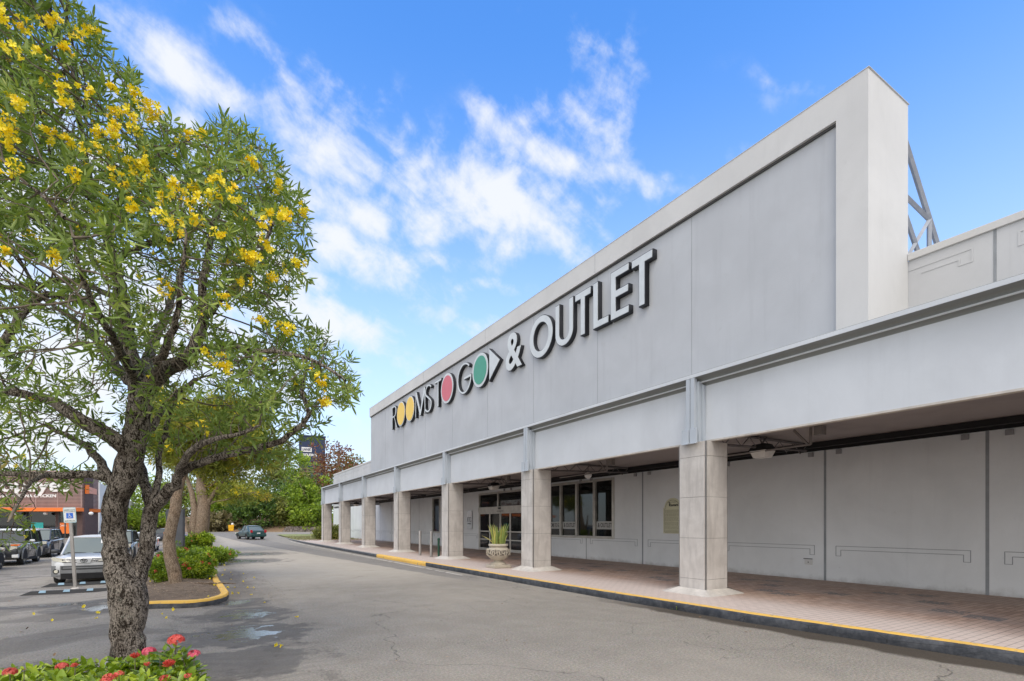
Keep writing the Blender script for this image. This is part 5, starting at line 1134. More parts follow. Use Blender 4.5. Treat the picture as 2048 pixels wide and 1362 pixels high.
def hero_tree():
    rng = np.random.default_rng(11); D0 = 5.75
    limbs = {  # name: list of (px, py, depth offset, radius px)
        'trunk': [(256, 1345, 0, 39), (256, 1300, 0, 37), (256, 1250, 0, 37), (258, 1205, 0, 41), (252, 1165, 0, 38), (236, 1120, 0, 29), (228, 1070, 0, 26), (229, 1022, 0, 26), (240, 980, 0, 27), (252, 945, 0, 28), (263, 910, 0, 28), (271, 870, 0, 27), (277, 830, 0, 26), (280, 798, 0, 25)],
        'A': ['trunk', (270, 745, .05, 19), (256, 690, .1, 17), (247, 640, .1, 16), (241, 585, .15, 14), (231, 530, .2, 12), (213, 470, .25, 10.5), (190, 405, .35, 8), (175, 335, .4, 6.5), (163, 260, .4, 5.5), (152, 185, .5, 4.5), (140, 110, .6, 3.5)],
        'B': ['trunk', (303, 765, -.1, 18), (343, 733, -.2, 17), (383, 706, -.3, 15), (401, 660, -.3, 12), (407, 600, -.35, 10), (411, 540, -.4, 8), (422, 470, -.4, 6.5), (440, 400, -.4, 5), (452, 340, -.4, 3.5)],
    }
    nodes, parent, rad = [], [], []
    def add(pts, root=-1):
        prev = root; last = None; out = []
        P0 = nodes[root] if root >= 0 else None
        ctrl = ([np.append(P0, rad[root])] if root >= 0 else [])
        for (px, py, dd, rp) in pts:
            d = D0 + dd; q = P(px, py, d); th = math.atan((px - 1024) / FPX); ctrl.append(np.array([q.x, q.y, q.z, rp * d / FPX * math.cos(th)]))
        if root >= 0: ctrl[0][3] = min(ctrl[0][3], ctrl[1][3] * 1.15)
        C_ = np.array(ctrl)
        for i in range(len(C_) - 1):
            seg = np.linalg.norm(C_[i + 1][:3] - C_[i][:3]); k = max(1, int(round(seg / .10)))
            p0, p1, p2, p3 = C_[max(0, i - 1)], C_[i], C_[i + 1], C_[min(len(C_) - 1, i + 2)]
            for j in range(0 if (i == 0 and root < 0) else 1, k + 1):
                if j == k or True:
                    t = j / k; q = .5 * ((2 * p1) + (p2 - p0) * t + (2 * p0 - 5 * p1 + 4 * p2 - p3) * t * t + (3 * p1 - p0 - 3 * p2 + p3) * t ** 3)
                    jt = rng.normal(size=3) * min(.012, q[3] * .25) if 0 < j < k else 0
                    nodes.append(q[:3] + jt); parent.append(prev); rad.append(max(q[3], .004)); prev = len(nodes) - 1; out.append(prev)
        return out
    def near(px, py, dd, pool=None):
        q = Pn(px, py, D0 + dd); A = np.array(nodes); d = np.linalg.norm(A - q, axis=1); return int(d.argmin())
    tr = add(limbs['trunk']); A = add(limbs['A'][1:], tr[-1]); B = add(limbs['B'][1:], tr[-1])
    def br(pts, at): return add(pts, near(*at))
    br([(276, 1140, .08, 22), (290, 1112, .15, 17), (296, 1062, .2, 17), (302, 1022, .2, 17)], (258, 1185, 0))
    br([(296, 992, .22, 12), (287, 965, .28, 11), (278, 925, .4, 10), (288, 880, .55, 9), (318, 830, .7, 7), (350, 790, .8, 6), (390, 760, .9, 5)], (303, 1018, .2))
    br([(311, 985, .2, 8), (319, 940, .3, 7), (321, 895, .4, 6), (336, 840, .5, 5), (356, 780, .5, 4)], (300, 1005, .2))
    br([(322, 1000, .15, 14), (340, 975, .1, 13), (354, 955, .05, 11), (374, 938, 0, 9.5), (412, 922, -.1, 8.5), (460, 908, -.2, 8), (505, 899, -.25, 7), (545, 888, -.3, 6.5), (580, 868, -.35, 6), (604, 850, -.4, 5.5), (618, 830, -.4, 5), (604, 785, -.4, 4.5), (612, 740, -.4, 3.5)], (303, 1018, .2))
    br([(372, 915, -.2, 8), (395, 892, -.35, 7.5), (430, 878, -.5, 6), (480, 868, -.6, 4.5), (520, 850, -.6, 4)], (354, 955, .05))
    br([(216, 956, -.1, 12), (182, 948, -.2, 10), (140, 951, -.3, 9.5), (95, 949, -.4, 8.5), (40, 948, -.5, 7.5), (-40, 948, -.6, 6), (-110, 930, -.6, 5)], (238, 972, 0))
    br([(203, 925, 0, 10.5), (182, 905, .05, 9), (160, 885, .1, 8), (130, 868, .2, 6.5), (90, 850, .3, 5)], (216, 953, -.1))
    br([(248, 895, -.12, 19), (225, 875, -.2, 18), (200, 860, -.25, 18), (165, 843, -.3, 17), (125, 815, -.35, 15), (85, 795, -.4, 13), (45, 787, -.45, 12), (-10, 788, -.5, 11), (-80, 765, -.6, 9), (-150, 720, -.6, 7)], (262, 915, 0))
    br([(213, 640, .15, 8), (170, 606, .2, 8), (120, 592, .2, 9), (78, 596, .15, 9), (48, 624, .1, 10), (22, 662, 0, 11), (-20, 715, -.1, 9)], (247, 645, .1))
    br([(215, 588, .3, 7), (170, 568, .4, 7), (106, 562, .5, 7), (64, 578, .6, 6), (-10, 568, .7, 5), (-80, 540, .8, 4)], (241, 600, .15))
    br([(225, 425, .1, 7), (252, 382, 0, 6), (290, 342, -.1, 5), (330, 298, -.2, 4)], (213, 470, .25))
    br([(248, 508, .1, 8), (291, 489, -.05, 7), (350, 476, -.2, 5.5), (385, 461, -.3, 4.5), (440, 440, -.4, 3.5)], (233, 535, .2))
    br([(440, 600, -.5, 6), (480, 562, -.6, 5), (520, 510, -.7, 4), (545, 450, -.7, 3)], (402, 650, -.3))
    br([(440, 690, -.5, 6), (500, 700, -.7, 5), (570, 705, -.8, 4), (640, 728, -.8, 3.5), (690, 760, -.8, 3)], (385, 706, -.3))
    br([(150, 372, .1, 6), (100, 335, 0, 5), (40, 300, -.1, 4), (-40, 250, -.2, 3)], (190, 410, .35))
    # limbs towards and away from the camera
    br([(250, 720, -.5, 11), (225, 670, -1.0, 9), (190, 610, -1.4, 7), (160, 540, -1.7, 5), (140, 450, -1.8, 4)], (270, 760, .05))
    br([(330, 700, -.8, 9), (350, 640, -1.1, 7), (360, 570, -1.3, 5.5), (370, 490, -1.4, 4)], (303, 765, -.1))
    br([(290, 740, .7, 12), (310, 680, 1.3, 10), (340, 610, 1.7, 8), (370, 520, 1.9, 6), (380, 430, 1.9, 4)], (278, 790, .05))
    br([(240, 740, .7, 11), (200, 690, 1.2, 9), (150, 640, 1.6, 7), (90, 600, 1.8, 5)], (272, 780, .05))
    br([(60, 965, -1.0, 5.5), (40, 1000, -1.4, 4.5), (15, 1045, -1.7, 3.5)], (95, 949, -.4))
    nskel = len(nodes)
    poly = [(-340, 120), (-300, -80), (-200, -230), (-60, -300), (60, -270), (150, -130), (152, 0), (198, 50), (208, 108), (262, 128), (278, 190), (325, 235), (372, 262), (400, 245), (455, 236), (502, 258), (560, 325), (600, 400), (612, 440), (603, 500), (604, 560), (578, 600), (600, 640), (650, 668), (700, 735), (722, 788), (690, 812), (655, 820), (640, 850), (648, 880), (610, 905), (562, 955), (500, 932), (440, 925), (400, 935), (350, 900), (300, 900), (240, 850), (190, 915), (150, 985), (95, 995), (60, 1075), (-60, 1100), (-180, 1010), (-270, 850), (-330, 620), (-360, 380)]
    holes = [(478, 640, 52, 38, .95), (640, 610, 60, 40, 1), (130, 720, 70, 34, .8), (30, 545, 60, 25, .7), (330, 625, 40, 26, .6), (560, 760, 45, 28, .7), (210, 800, 50, 25, .6), (110, 905, 60, 22, .7), (450, 800, 60, 22, .6), (90, 650, 50, 18, .7), (300, 870, 60, 40, .5), (340, 340, 0, 0, 0)]
    n = 24000; x = rng.uniform(-370, 730, n); y = rng.uniform(-330, 1110, n); k = inpoly(x, y, poly); x, y = x[k], y[k]; ed = edged(x, y, poly)
    thick = 1.9 * np.sqrt(np.clip(ed / 230, .02, 1)); dd = rng.uniform(-1, 1, len(x)) * thick; dd = np.where(y > 820, dd * .55, dd)
    dens = np.where(y < 470, .8, .30); dens = np.where((y > 830), .36, dens); dens = np.where((x > 430) & (y < 830), .95, dens); dens = np.where((x > 150) & (x < 420) & (y > 560) & (y < 700), .5, dens); kk = rng.random(len(x)) < dens
    for (hx, hy, a, b, p) in holes:
        if a: kk &= ~((((x - hx) / a) ** 2 + ((y - hy) / b) ** 2 < 1) & (rng.random(len(x)) < p))
    x, y, dd = x[kk], y[kk], dd[kk]; sel = rng.permutation(len(x))[:9600]
    # perspective-correct: the crown is measured where it stands
    att = Pn(x[sel], y[sel], D0 + dd[sel])
    N, Pa = grow(nodes, parent, att, step=.10, kill=.115, infl=1.3, iters=60, rng=rng, wig=.32)
    n = len(N); kids = np.zeros(n, int); np.add.at(kids, Pa[Pa >= 0], 1)
    r2 = np.zeros(n)
    for i in range(n - 1, -1, -1):
        if r2[i] == 0: r2[i] = .0036 ** 2.2
        if Pa[i] >= 0 and i >= nskel: r2[Pa[i]] += r2[i]
    R = np.minimum(r2 ** (1 / 2.2), .022); R[:nskel] = np.maximum(np.array(rad), .003)
    # keep the tree clear of the lens
    e = empty('trumpet_tree', (float(N[0][0]), float(N[0][1]), .1), 'big yellow flowering tree with forked mottled trunk in the near flower bed', 'tree'); e.location = (0, 0, 0)
    mb = MB(); jr = np.random.default_rng(3); ph = jr.random((40,)) * 6.28
    jit = lambda i, k: .04 * math.sin(i * .6 + k * 1.9) + .03 * math.sin(i * 2.3 - k * 2.6 + 1) + .03 * math.sin(i * 3.7 + k * 4.4)
    idx_thin = R < .012
    # thick wood and twigs: two parts
    def sub(mask):
        keep = np.where(mask)[0]; mp = -np.ones(n, int); mp[keep] = np.arange(len(keep)); pp = [int(mp[Pa[i]]) if Pa[i] >= 0 else -1 for i in keep]; return N[keep], pp, R[keep]
    Nn, pp, rr = sub(~idx_thin); limbs_mesh(mb, Nn, pp, rr, 14, jit); trunk = mb.build('trunk', M_bark, e, smooth=180)
    mb = MB(); keepset = idx_thin.copy(); par = Pa[idx_thin & (Pa >= 0)]; keepset[par[par >= 0]] = True
    # twig chains start on their parent limb
    mask = keepset; keep = np.where(mask)[0]; mp = -np.ones(n, int); mp[keep] = np.arange(len(keep))
    pp = [int(mp[Pa[i]]) if (Pa[i] >= 0 and idx_thin[i]) else -1 for i in keep]; rr = np.minimum(R[keep], .013); limbs_mesh(mb, N[keep], pp, rr, 5); mb.build('twigs', M_twig, e, smooth=180)
    # foliage at the twig tips
    age = np.zeros(n, int)
    for i in range(n - 1, -1, -1):
        if Pa[i] >= 0: age[Pa[i]] = max(age[Pa[i]], age[i] + 1)
    tips = np.where((np.arange(n) >= nskel) & (age <= 3))[0]; tips = np.concatenate([tips, np.where((np.arange(n) >= nskel) & (age <= 1))[0], np.where((np.arange(n) >= nskel) & (age == 0))[0]])
    dirs = N[tips] - N[Pa[tips]]; dirs /= np.linalg.norm(dirs, axis=1, keepdims=True); dirs = dirs + rng.normal(size=dirs.shape) * .65; dirs[:, 2] += .25
    pos = N[tips] + rng.normal(size=dirs.shape) * .03; dist = np.linalg.norm(pos - np.array([0, 0, CAMZ]), axis=1); pz = pos - np.array([0, 0, CAMZ]); pdp = pz @ np.array([SY, CY, 0]); ppx = 1024 + FPX * (pz @ np.array([CY, -SY, 0])) / pdp; ppy = HORI - FPX * pz[:, 2] / pdp
    ok = (dist > 2.2) & (rng.random(len(pos)) < np.where((ppy > 520) & (ppx < 430), .62, .95)); pos, dirs = pos[ok], dirs[ok]
    tint = np.clip(rng.normal(.5, .2, len(pos)), 0, 1)
    # the lower left sprays are fresher green
    scatter('crown', M_leaf, *PALM, pos, rand_rot(rng, dirs), rng.uniform(.075, .135, len(pos)), e, tint)
    # blossoms
    F8 = [(165, 50, 9), (190, 150, 8), (280, 95, 12), (60, 320, 10), (30, 430, 8), (185, 300, 12), (340, 335, 16), (390, 345, 18), (350, 385, 18), (405, 385, 12), (345, 430, 16), (270, 445, 16), (465, 365, 16), (440, 310, 12), (410, 280, 14), (330, 260, 12), (150, 400, 16), (210, 430, 12), (575, 415, 26), (430, 480, 18), (400, 500, 18), (415, 540, 16), (440, 500, 14), (385, 615, 18), (655, 550, 24), (560, 590, 22), (590, 570, 16), (632, 600, 20), (700, 590, 16), (495, 600, 10), (525, 685, 8), (595, 670, 18), (495, 655, 12), (665, 715, 12), (762, 505, 18), (835, 560, 16), (835, 645, 28), (865, 655, 18), (920, 640, 12), (815, 750, 14), (740, 765, 22), (765, 785, 18), (735, 840, 16), (820, 845, 8), (680, 910, 12), (95, 720, 14), (785, 975, 8), (850, 990, 14), (872, 995, 12), (660, 1085, 10), (685, 1120, 8), (970, 1155, 16), (980, 1220, 18), (0, 45, 10), (75, 90, 10), (225, 100, 8), (15, 370, 10), (180, 265, 10), (20, 775, 8), (250, 270, 8), (15, 390, 12), (40, 520, 10), (525, 565, 10), (360, 530, 10), (300, 400, 10), (230, 530, 9), (155, 770, 8), (510, 880, 8), (900, 800, 8), (480, 330, 10), (110, 150, 8), (130, 60, 9), (45, 160, 8), (790, 670, 8)]
    cs, rs = [], []; cand = N[nskel:]; dc = cand - np.array([0, 0, CAMZ]); dep = dc @ np.array([SY, CY, 0]); cpx = 1024 + FPX * (dc @ np.array([CY, -SY, 0])) / dep; cpy = HORI - FPX * dc[:, 2] / dep
    for (x, y, r) in F8:
        x, y, r = x / 1.513, y / 1.513, r / 1.513 * .66; d2 = np.hypot(cpx - x, cpy - y); nearb = np.where(d2 < 26)[0]
        if len(nearb) == 0: nearb = [int(d2.argmin())]
        j = min(nearb, key=lambda q: dep[q]); d = dep[j] - .03; cs.append(tuple(Pn(x, y, d))); rs.append(max(.03, r * d / FPX))
    P_, Dd, S_ = [], [], []
    for c, r in zip(cs, rs):
        k = int(np.clip(8 + (r / .05) ** 2 * 9, 8, 60)); q = [np.array(c) + rng.normal(size=3) * r * .7 for _ in range(4)]; a, b, s = bunch(rng, q, [r * .62] * 4, max(2, k // 4), .045, .2); P_.append(a); Dd.append(b); S_.append(s)
    hi = tips[N[tips][:, 2] > 4.0]; ex = np.concatenate([rng.choice(hi, 620), rng.choice(tips, 160)]); P_.append(N[ex]); Dd.append(rng.normal(size=(780, 3))); S_.append(rng.uniform(.032, .052, 780))
    P_, Dd, S_ = np.concatenate(P_), np.concatenate(Dd), np.concatenate(S_)
    scatter('blossoms', M_bloom, *TRUMP, P_, rand_rot(rng, Dd), S_, e)
    # long brown seed pods, top left
    m = MB(); r2_ = random.Random(5)
    for k in range(9):
        j = int(rng.choice(tips)); p = Vector(Pn(r2_.uniform(20, 60), r2_.uniform(10, 60), D0 + r2_.uniform(-.3, .3))) if k < 4 else Vector(N[j]); m.tube([p, p + Vector((.01, 0, -.06)), p + Vector((.03 * r2_.uniform(-1, 1), .02, -.16))], [.004, .007, .003], 5)
    m.build('seed_pods', flat('pod_grey', (.33, .29, .24), .7), e)
hero_tree()

def bushy_tree(label, base, trunkpts, crowns, leafm, nleaf, lsize, cat='tree', name='tree', group=None, bark=None, tmpl=None, seed=1, bloom=0, limbs=12, trunk_r=.2, clump=.5, flat_=.0, tintshift=0, bloom_r=.18, bl_sz=.07, clusters=140, bm=None, grown=0, extra=()):
    """trunk with limbs reaching into clumps; leaves gathered in clumps over the crown's volume"""
    rng = np.random.default_rng(seed); e = empty(name, (0, 0, 0), label, cat, group)
    m = MB(); tp = [Vector(p) for p in trunkpts]
    if tp:
        rr = [trunk_r * (1 - (.3 if grown else .55) * i / max(1, len(tp) - 1)) for i in range(len(tp))]; m.tube(tp, rr, 10, jit=lambda i, k: .08 * math.sin(i * 1.3 + k * 2.1))
    for q in extra: m.tube([Vector(a[:3]) for a in q], [a[3] for a in q], 8, jit=lambda i, k: .08 * math.sin(i * 1.3 + k * 2.1))
    C = []; crowns = [(np.array(c, float), np.array(s, float)) for c, s in crowns]; vol = np.array([np.prod(s) ** .8 for c, s in crowns]); vol /= vol.sum()
    for _ in range(clusters):
        c, s = crowns[rng.choice(len(crowns), p=vol)]; d = rng.normal(size=3); d /= np.linalg.norm(d); r = rng.uniform(.45, 1.0) ** .6 * (1 + rng.normal() * .10); q = c + d * s * r; C.append(q)
    C = np.array(C)
    if tp and grown:
        A_ = []
        for _ in range(grown):
            c, s_ = crowns[rng.choice(len(crowns), p=vol)]; d = rng.normal(size=3); d /= np.linalg.norm(d); A_.append(c + d * s_ * rng.uniform(.15, 1.05) ** .5)
        nn, pp = [], []
        for a, b_ in zip(tp, tp[1:]):
            k = max(1, int((b_ - a).length / (clump * .45)))
            for q in range(k): nn.append(tuple(a.lerp(b_, q / k))); pp.append(len(nn) - 2)
        lo = min(c[2] - s_[2] for c, s_ in crowns); st = len(nn) // 3
        N2, P2 = grow(nn, pp, np.array(A_), step=clump * .42, kill=clump * .62, infl=clump * 6, iters=60, rng=rng, wig=.4)
        r2 = np.zeros(len(N2))
        for i in range(len(N2) - 1, -1, -1):
            if r2[i] == 0: r2[i] = (trunk_r * .028) ** 2.1
            if P2[i] >= 0: r2[P2[i]] += r2[i]
        R2 = np.minimum(r2 ** (1 / 2.1), trunk_r * .55); g = list(range(len(nn), len(N2))); mp = {v: i for i, v in enumerate(g)}; extra = []
        sub_n = [N2[i] for i in g]; sub_p = []; sub_r = [R2[i] for i in g]
        for i in g:
            if P2[i] in mp: sub_p.append(mp[P2[i]])
            else: sub_n.append(N2[P2[i]]); sub_r.append(R2[i]); extra.append(len(sub_n) - 1); sub_p.append(len(sub_n) - 1)
        sub_p += [-1] * len(extra); limbs_mesh(m, np.array(sub_n), sub_p, np.array(sub_r), 7); m.build('trunk', bark or M_bark2, e, smooth=180)
        tips2 = [i for i in g if R2[i] < trunk_r * .10]; C = N2[rng.choice(tips2, min(len(tips2), clusters), replace=False)] if tips2 else C
    elif tp:
        top = np.array(tp[-1])
        for j in rng.choice(len(C), min(limbs, len(C)), replace=False):
            a = np.array(tp[int(rng.integers(max(1, len(tp) // 2), len(tp)))]); b = C[j]; mid = (a + b) / 2 + rng.normal(size=3) * np.linalg.norm(b - a) * .17; mid[2] += .05 * np.linalg.norm(b - a)
            m.tube([a, (a + mid) / 2 + rng.normal(size=3) * .03, mid, (mid + b) / 2, b], [trunk_r * .26, trunk_r * .2, trunk_r * .14, trunk_r * .08, trunk_r * .03], 5, cap=False)
        m.build('trunk', bark or M_bark2, e, smooth=180)
    per = nleaf // len(C); cl = rng.uniform(.5, 1.3, len(C)) * clump; tb = np.clip(rng.normal(.45 + tintshift, .2, len(C)), .05, .95)
    ii = np.repeat(np.arange(len(C)), per); d = rng.normal(size=(len(ii), 3)); d /= np.linalg.norm(d, axis=1, keepdims=True); rr = rng.uniform(.2, 1, (len(ii), 1)) ** .5
    pos = C[ii] + d * rr * cl[ii][:, None] * np.array([1, 1, .7]); dirs = d + rng.normal(size=d.shape) * .5; dirs[:, 2] += .15 - flat_
    pos[:, 2] = np.maximum(pos[:, 2], .02 + min(c[2] - s[2] for c, s in crowns) - 0.0)
    scatter('crown' if tp else 'foliage', leafm, *(tmpl or PALM), pos, rand_rot(rng, dirs), rng.uniform(.7, 1.25, len(pos)) * lsize, e, np.clip(tb[ii] + rng.normal(0, .14, len(ii)), 0, 1))
    if bloom:
        j = rng.choice(len(C), bloom); out = C[j] + rng.normal(size=(bloom, 3)) * clump * .5; a, b, s = bunch(rng, out, [bloom_r] * bloom, 9, bl_sz); scatter('blossoms', bm or M_bloom, *TRUMP, a, rand_rot(rng, b), s, e)
    return e
def PP(px, py, d): return tuple(P(px, py, d))
# the two smaller flowering trees on the median
d = 13.3
bushy_tree('leaning smooth tan trunked flowering tree on the yellow kerbed island', None, [PP(353, 1190, d), PP(352, 1170, d), PP(349, 1145, d), PP(341, 1112, d), PP(338, 1080, d), PP(343, 1048, d + .05), PP(351, 1015, d + .1), PP(353, 985, d + .2), PP(362, 955, d + .4), PP(378, 920, d + .6), PP(400, 885, d + .9)],
           [(PP(400, 880, d + 1.2), (1.5, 1.4, .75)), (PP(470, 850, d + 1.0), (1.0, 1.1, .55)), (PP(360, 830, d + 1.6), (1.3, 1.2, .65)), (PP(440, 930, d + 1.4), (.8, .9, .35)), (PP(520, 905, d + .8), (.8, .8, .5)), (PP(480, 810, d + 1.2), (.9, .9, .4))], M_leaf2, 6500, .15, bark=M_bark2, seed=5, bloom=48, limbs=40, trunk_r=.16, clump=.30, clusters=420, grown=900, name='trumpet_tree', bloom_r=.09, bl_sz=.075)
d = 30.5
bushy_tree('thick twin stemmed grey flowering tree farther along the median', None, [PP(392, 1108, d), PP(395, 1085, d), PP(405, 1050, d), PP(409, 1010, d), PP(403, 975, d), PP(404, 950, d + .3)],
           [(PP(415, 905, d + 1), (2.6, 2.6, 1.5)), (PP(475, 900, d + 1.2), (1.7, 2.2, 1.3)), (PP(360, 900, d + 1.5), (2.4, 2.4, 1.5)), (PP(500, 985, d), (1.2, 1.4, .8)), (PP(450, 970, d + 1.5), (1.8, 1.8, .8))], M_leaf2, 5200, .21, seed=6, bloom=60, limbs=36, trunk_r=.40, clump=.5, clusters=260, grown=650, bark=M_bark2, extra=[[PP(388, 1108, d - .3) + (.34,), PP(384, 1085, d - .3) + (.26,), PP(386, 1055, d - .2) + (.24,), PP(390, 1020, d) + (.20,), PP(384, 985, d) + (.14,), PP(372, 950, d + .3) + (.08,)], [PP(384, 1080, d - .3) + (.12,), PP(378, 1062, d - .5) + (.09,), PP(371, 1045, d - .6) + (.07,), PP(366, 1020, d - .6) + (.04,)], [PP(408, 1030, d) + (.2,), PP(418, 1000, d) + (.14,), PP(436, 975, d + .2) + (.10,), PP(455, 950, d + .4) + (.05,)]], name='trumpet_tree', bloom_r=.16, bl_sz=.11)
# shrubs on the islands
def shrub(label, px, py, d, sx, sy, sz, leafm, n, ls, seed, name='ixora_shrub', fl=0, fm=None, flr=.035, fls=.022, clump=None, zoff=0, group=None, clusters=None):
    g = P(px, 1049, d); z = gz(g.x, g.y) + .1 + zoff
    e = bushy_tree(label, None, [], [((g.x, g.y, z + sz * .95), (sx, sy, sz))], leafm, n, ls, 'shrub', name, group, seed=seed, clump=clump or .16, clusters=clusters or 90, tmpl=LEAFW)
    rng = np.random.default_rng(seed + 50); m = MB()
    for k in range(12): a = rng.uniform(0, 6.28); q = (g.x + .5 * sx * math.cos(a), g.y + .5 * sy * math.sin(a)); m.tube([(g.x + .25 * sx * math.cos(a), g.y + .25 * sy * math.sin(a), z - .05), (q[0], q[1], z + sz)], [.012 * max(1, sz), .006], 5)
    m.build('stems', M_twig, e)
    if fl:
        d_ = rng.normal(size=(fl, 3)); d_[:, 2] = np.abs(d_[:, 2]) * .8; d_ /= np.linalg.norm(d_, axis=1, keepdims=True); c = np.array([g.x, g.y, z + sz * .95]) + d_ * np.array([sx, sy, sz]) * 1.12
        a, b, s = bunch(rng, c, [flr] * fl, 16, fls, .5); scatter('flower_heads', fm or M_ixfl, *TRUMP, a, rand_rot(rng, b), s, e)
    return e
LEAFW = ([(0, 0, 0), (.25, .17, .03), (.6, .20, .03), (.9, .09, .0), (1, 0, -.03), (.9, -.09, 0), (.6, -.20, .03), (.25, -.17, .03), (.5, 0, -.02)], [(0, 8, 2, 1), (8, 4, 3, 2), (0, 7, 6, 8), (8, 6, 5, 4)])
shrub('clipped flowering shrub at the left foot of the leaning tree', 330, 0, 14.6, .42, .5, .32, M_ixleaf, 6800, .068, 21, fl=12)
shrub('flowering shrub with orange tips right of the leaning tree trunk', 388, 0, 14.5, .50, .55, .35, M_ixleaf, 8600, .068, 22, fl=26)
shrub('low shrub behind the leaning tree on the island', 352, 0, 15.6, .5, .6, .42, M_ixleaf, 4500, .09, 23, fl=10)
shrub('bright green spreading ground shrub right of the pylon', 408, 0, 20.5, .95, .7, .30, M_brgrn, 6000, .11, 24, name='green_shrub', fl=8)
shrub('trailing green shrub reaching the far end of the island', 435, 0, 23.5, .75, .8, .20, M_brgrn, 3200, .12, 25, name='green_shrub', fl=3)
shrub('yellow green shrub left of the twin stemmed tree', 376, 0, 29.5, .6, .7, .5, M_ixleaf, 2600, .14, 26, fl=8)
shrub('yellow green shrub right of the twin stemmed tree', 408, 0, 30, .45, .7, .55, M_ixleaf, 2200, .14, 27, fl=5)
shrub('round shrub outside the last arcade column', 645, 0, 52.0, .75, .8, .62, M_olive, 2200, .22, 28, name='green_shrub', clump=.3)
shrub('rounded shrub between the last two arcade columns', 672, 0, 52.0, .85, .8, .66, M_olive, 2400, .22, 29, name='green_shrub', clump=.3)

# ------------------------------------------------------------------ big ixora in the foreground
def ixora(label, spots, seed, heads):
    rng = np.random.default_rng(seed); e = empty('ixora_shrub', (0, 0, 0), label, 'shrub'); V, Dr, Sc, T = [], [], [], []; m = MB()
    for (px, py, d) in spots:
        tip = np.array(P(px, py, d)); ax = rng.normal(size=3) * .35; ax[2] = 1; ax /= np.linalg.norm(ax); base = np.array([tip[0] - ax[0] * .3 + rng.normal() * .04, tip[1] - ax[1] * .3 + rng.normal() * .04, max(.1, tip[2] - .42)]); m.tube([base, (base + tip) / 2 + rng.normal(size=3) * .01, tip], [.006, .005, .003], 5)
        tb = rng.uniform(.2, .95); k = 0
        for lev in range(6):
            for s in (0, 1):
                a = lev * 1.57 + s * 3.14 + rng.normal() * .3; u = np.cross(ax, [math.cos(a), math.sin(a), .1]); u /= np.linalg.norm(u); dd = u * 1 + ax * (.85 - lev * .17) + rng.normal(size=3) * .18
                V.append(tip - ax * (.012 + lev * .042)); Dr.append(dd); Sc.append(rng.uniform(.085, .145) * (.6 if lev == 0 else 1)); T.append(np.clip(tb - lev * .09 + rng.normal() * .1, 0, 1))
    m.build('stems', M_twig, e); Dr = np.array(Dr); up = np.tile(np.array([0, 0, 1.0]), (len(Dr), 1)) + rng.normal(size=Dr.shape) * .3
    dn = Dr / np.linalg.norm(Dr, axis=1, keepdims=True); y = np.cross(up, dn); y /= np.linalg.norm(y, axis=1, keepdims=True); z = np.cross(dn, y); rot = np.stack([dn, y, z], 2)
    scatter('foliage', M_ixleaf, [(x, yy * 1.15, -.18 * x * x + abs(yy) * .35) for x, yy, _ in LEAFW[0]], LEAFW[1], np.array(V), rot, np.array(Sc), e, np.array(T), smooth=True)
    CR = ([(0, 0, 0), (.9, .06, .06), (.9, .5, .12), (1.0, .32, .32), (.9, .12, .5), (.9, -.12, .5), (1.0, -.32, .32), (.9, -.5, .12), (.9, -.5, -.12), (1, -.32, -.32), (.9, -.12, -.5), (.9, .12, -.5), (1, .32, -.32), (.9, .5, -.12), (0, .05, 0), (0, 0, .05)], [(1, 2, 3, 4), (1, 5, 6, 7), (1, 8, 9, 10), (1, 11, 12, 13), (0, 14, 1), (0, 15, 1)])
    for (px, py, d, r, kind) in heads:
        c = np.array(P(px, py, d)); nfl = int(95 * (r / .05) ** 2); dd = rng.normal(size=(nfl, 3)); dd[:, 2] = np.abs(dd[:, 2]) * 1.0 - .15; dd /= np.linalg.norm(dd, axis=1, keepdims=True); rr = r * np.array([1, 1, .62]); op = kind != 'bud'
        pos = c + dd * rr * (.55 if op else .2)
        scatter('flower_head', M_ixpk if kind == 'pink' else M_ixfl, *(CR if op else ([(0, .05, 0), (0, -.05, 0), (.8, .10, 0), (.8, -.10, 0), (1, 0, 0), (0, 0, .05), (.8, 0, .1)], [(0, 1, 3, 4, 2), (5, 6, 4)])), pos, rand_rot(rng, dd + (0 if op else np.array([0, 0, .8]))), np.full(nfl, r * (.42 if op else 1.0)) * rng.uniform(.85, 1.15, nfl), e)
        MB().tube([tuple(c - np.array([0, 0, .14])), tuple(c)], [.004, .003], 5).build('flower_stalk', M_twig, e)
def topy(px):
    T = [(-60, 1340), (0, 1338), (60, 1334), (110, 1325), (160, 1318), (200, 1322), (250, 1316), (300, 1306), (345, 1296), (380, 1312), (405, 1338), (430, 1362), (460, 1390)]
    for (a, p), (b, q) in zip(T, T[1:]):
        if px <= b: return p + (q - p) * (px - a) / (b - a)
    return 1390
def spots(a, b, n, seed):
    r = random.Random(seed); o = []
    for _ in range(n): px = r.uniform(a, b); k = r.random(); d = 4.9 - k * 1.1; o.append((px, topy(px) + 1 + k * 62 + r.uniform(-4, 8), d))
    return o
ixora('ixora shrub at the lower left corner with a coral flower head', spots(-60, 130, 120, 1), 41, [(20, 1345, 4.3, .052, 'coral'), (124, 1334, 4.5, .050, 'coral'), (48, 1340, 4.2, .014, 'bud')])
ixora('ixora shrub in front of the big mottled trunk', spots(125, 285, 115, 2), 42, [(152, 1322, 4.6, .014, 'coral'), (218, 1356, 3.9, .045, 'coral'), (238, 1348, 3.95, .035, 'coral'), (270, 1316, 4.4, .042, 'bud'), (150, 1333, 4.3, .03, 'bud'), (212, 1362, 3.8, .04, 'coral')])
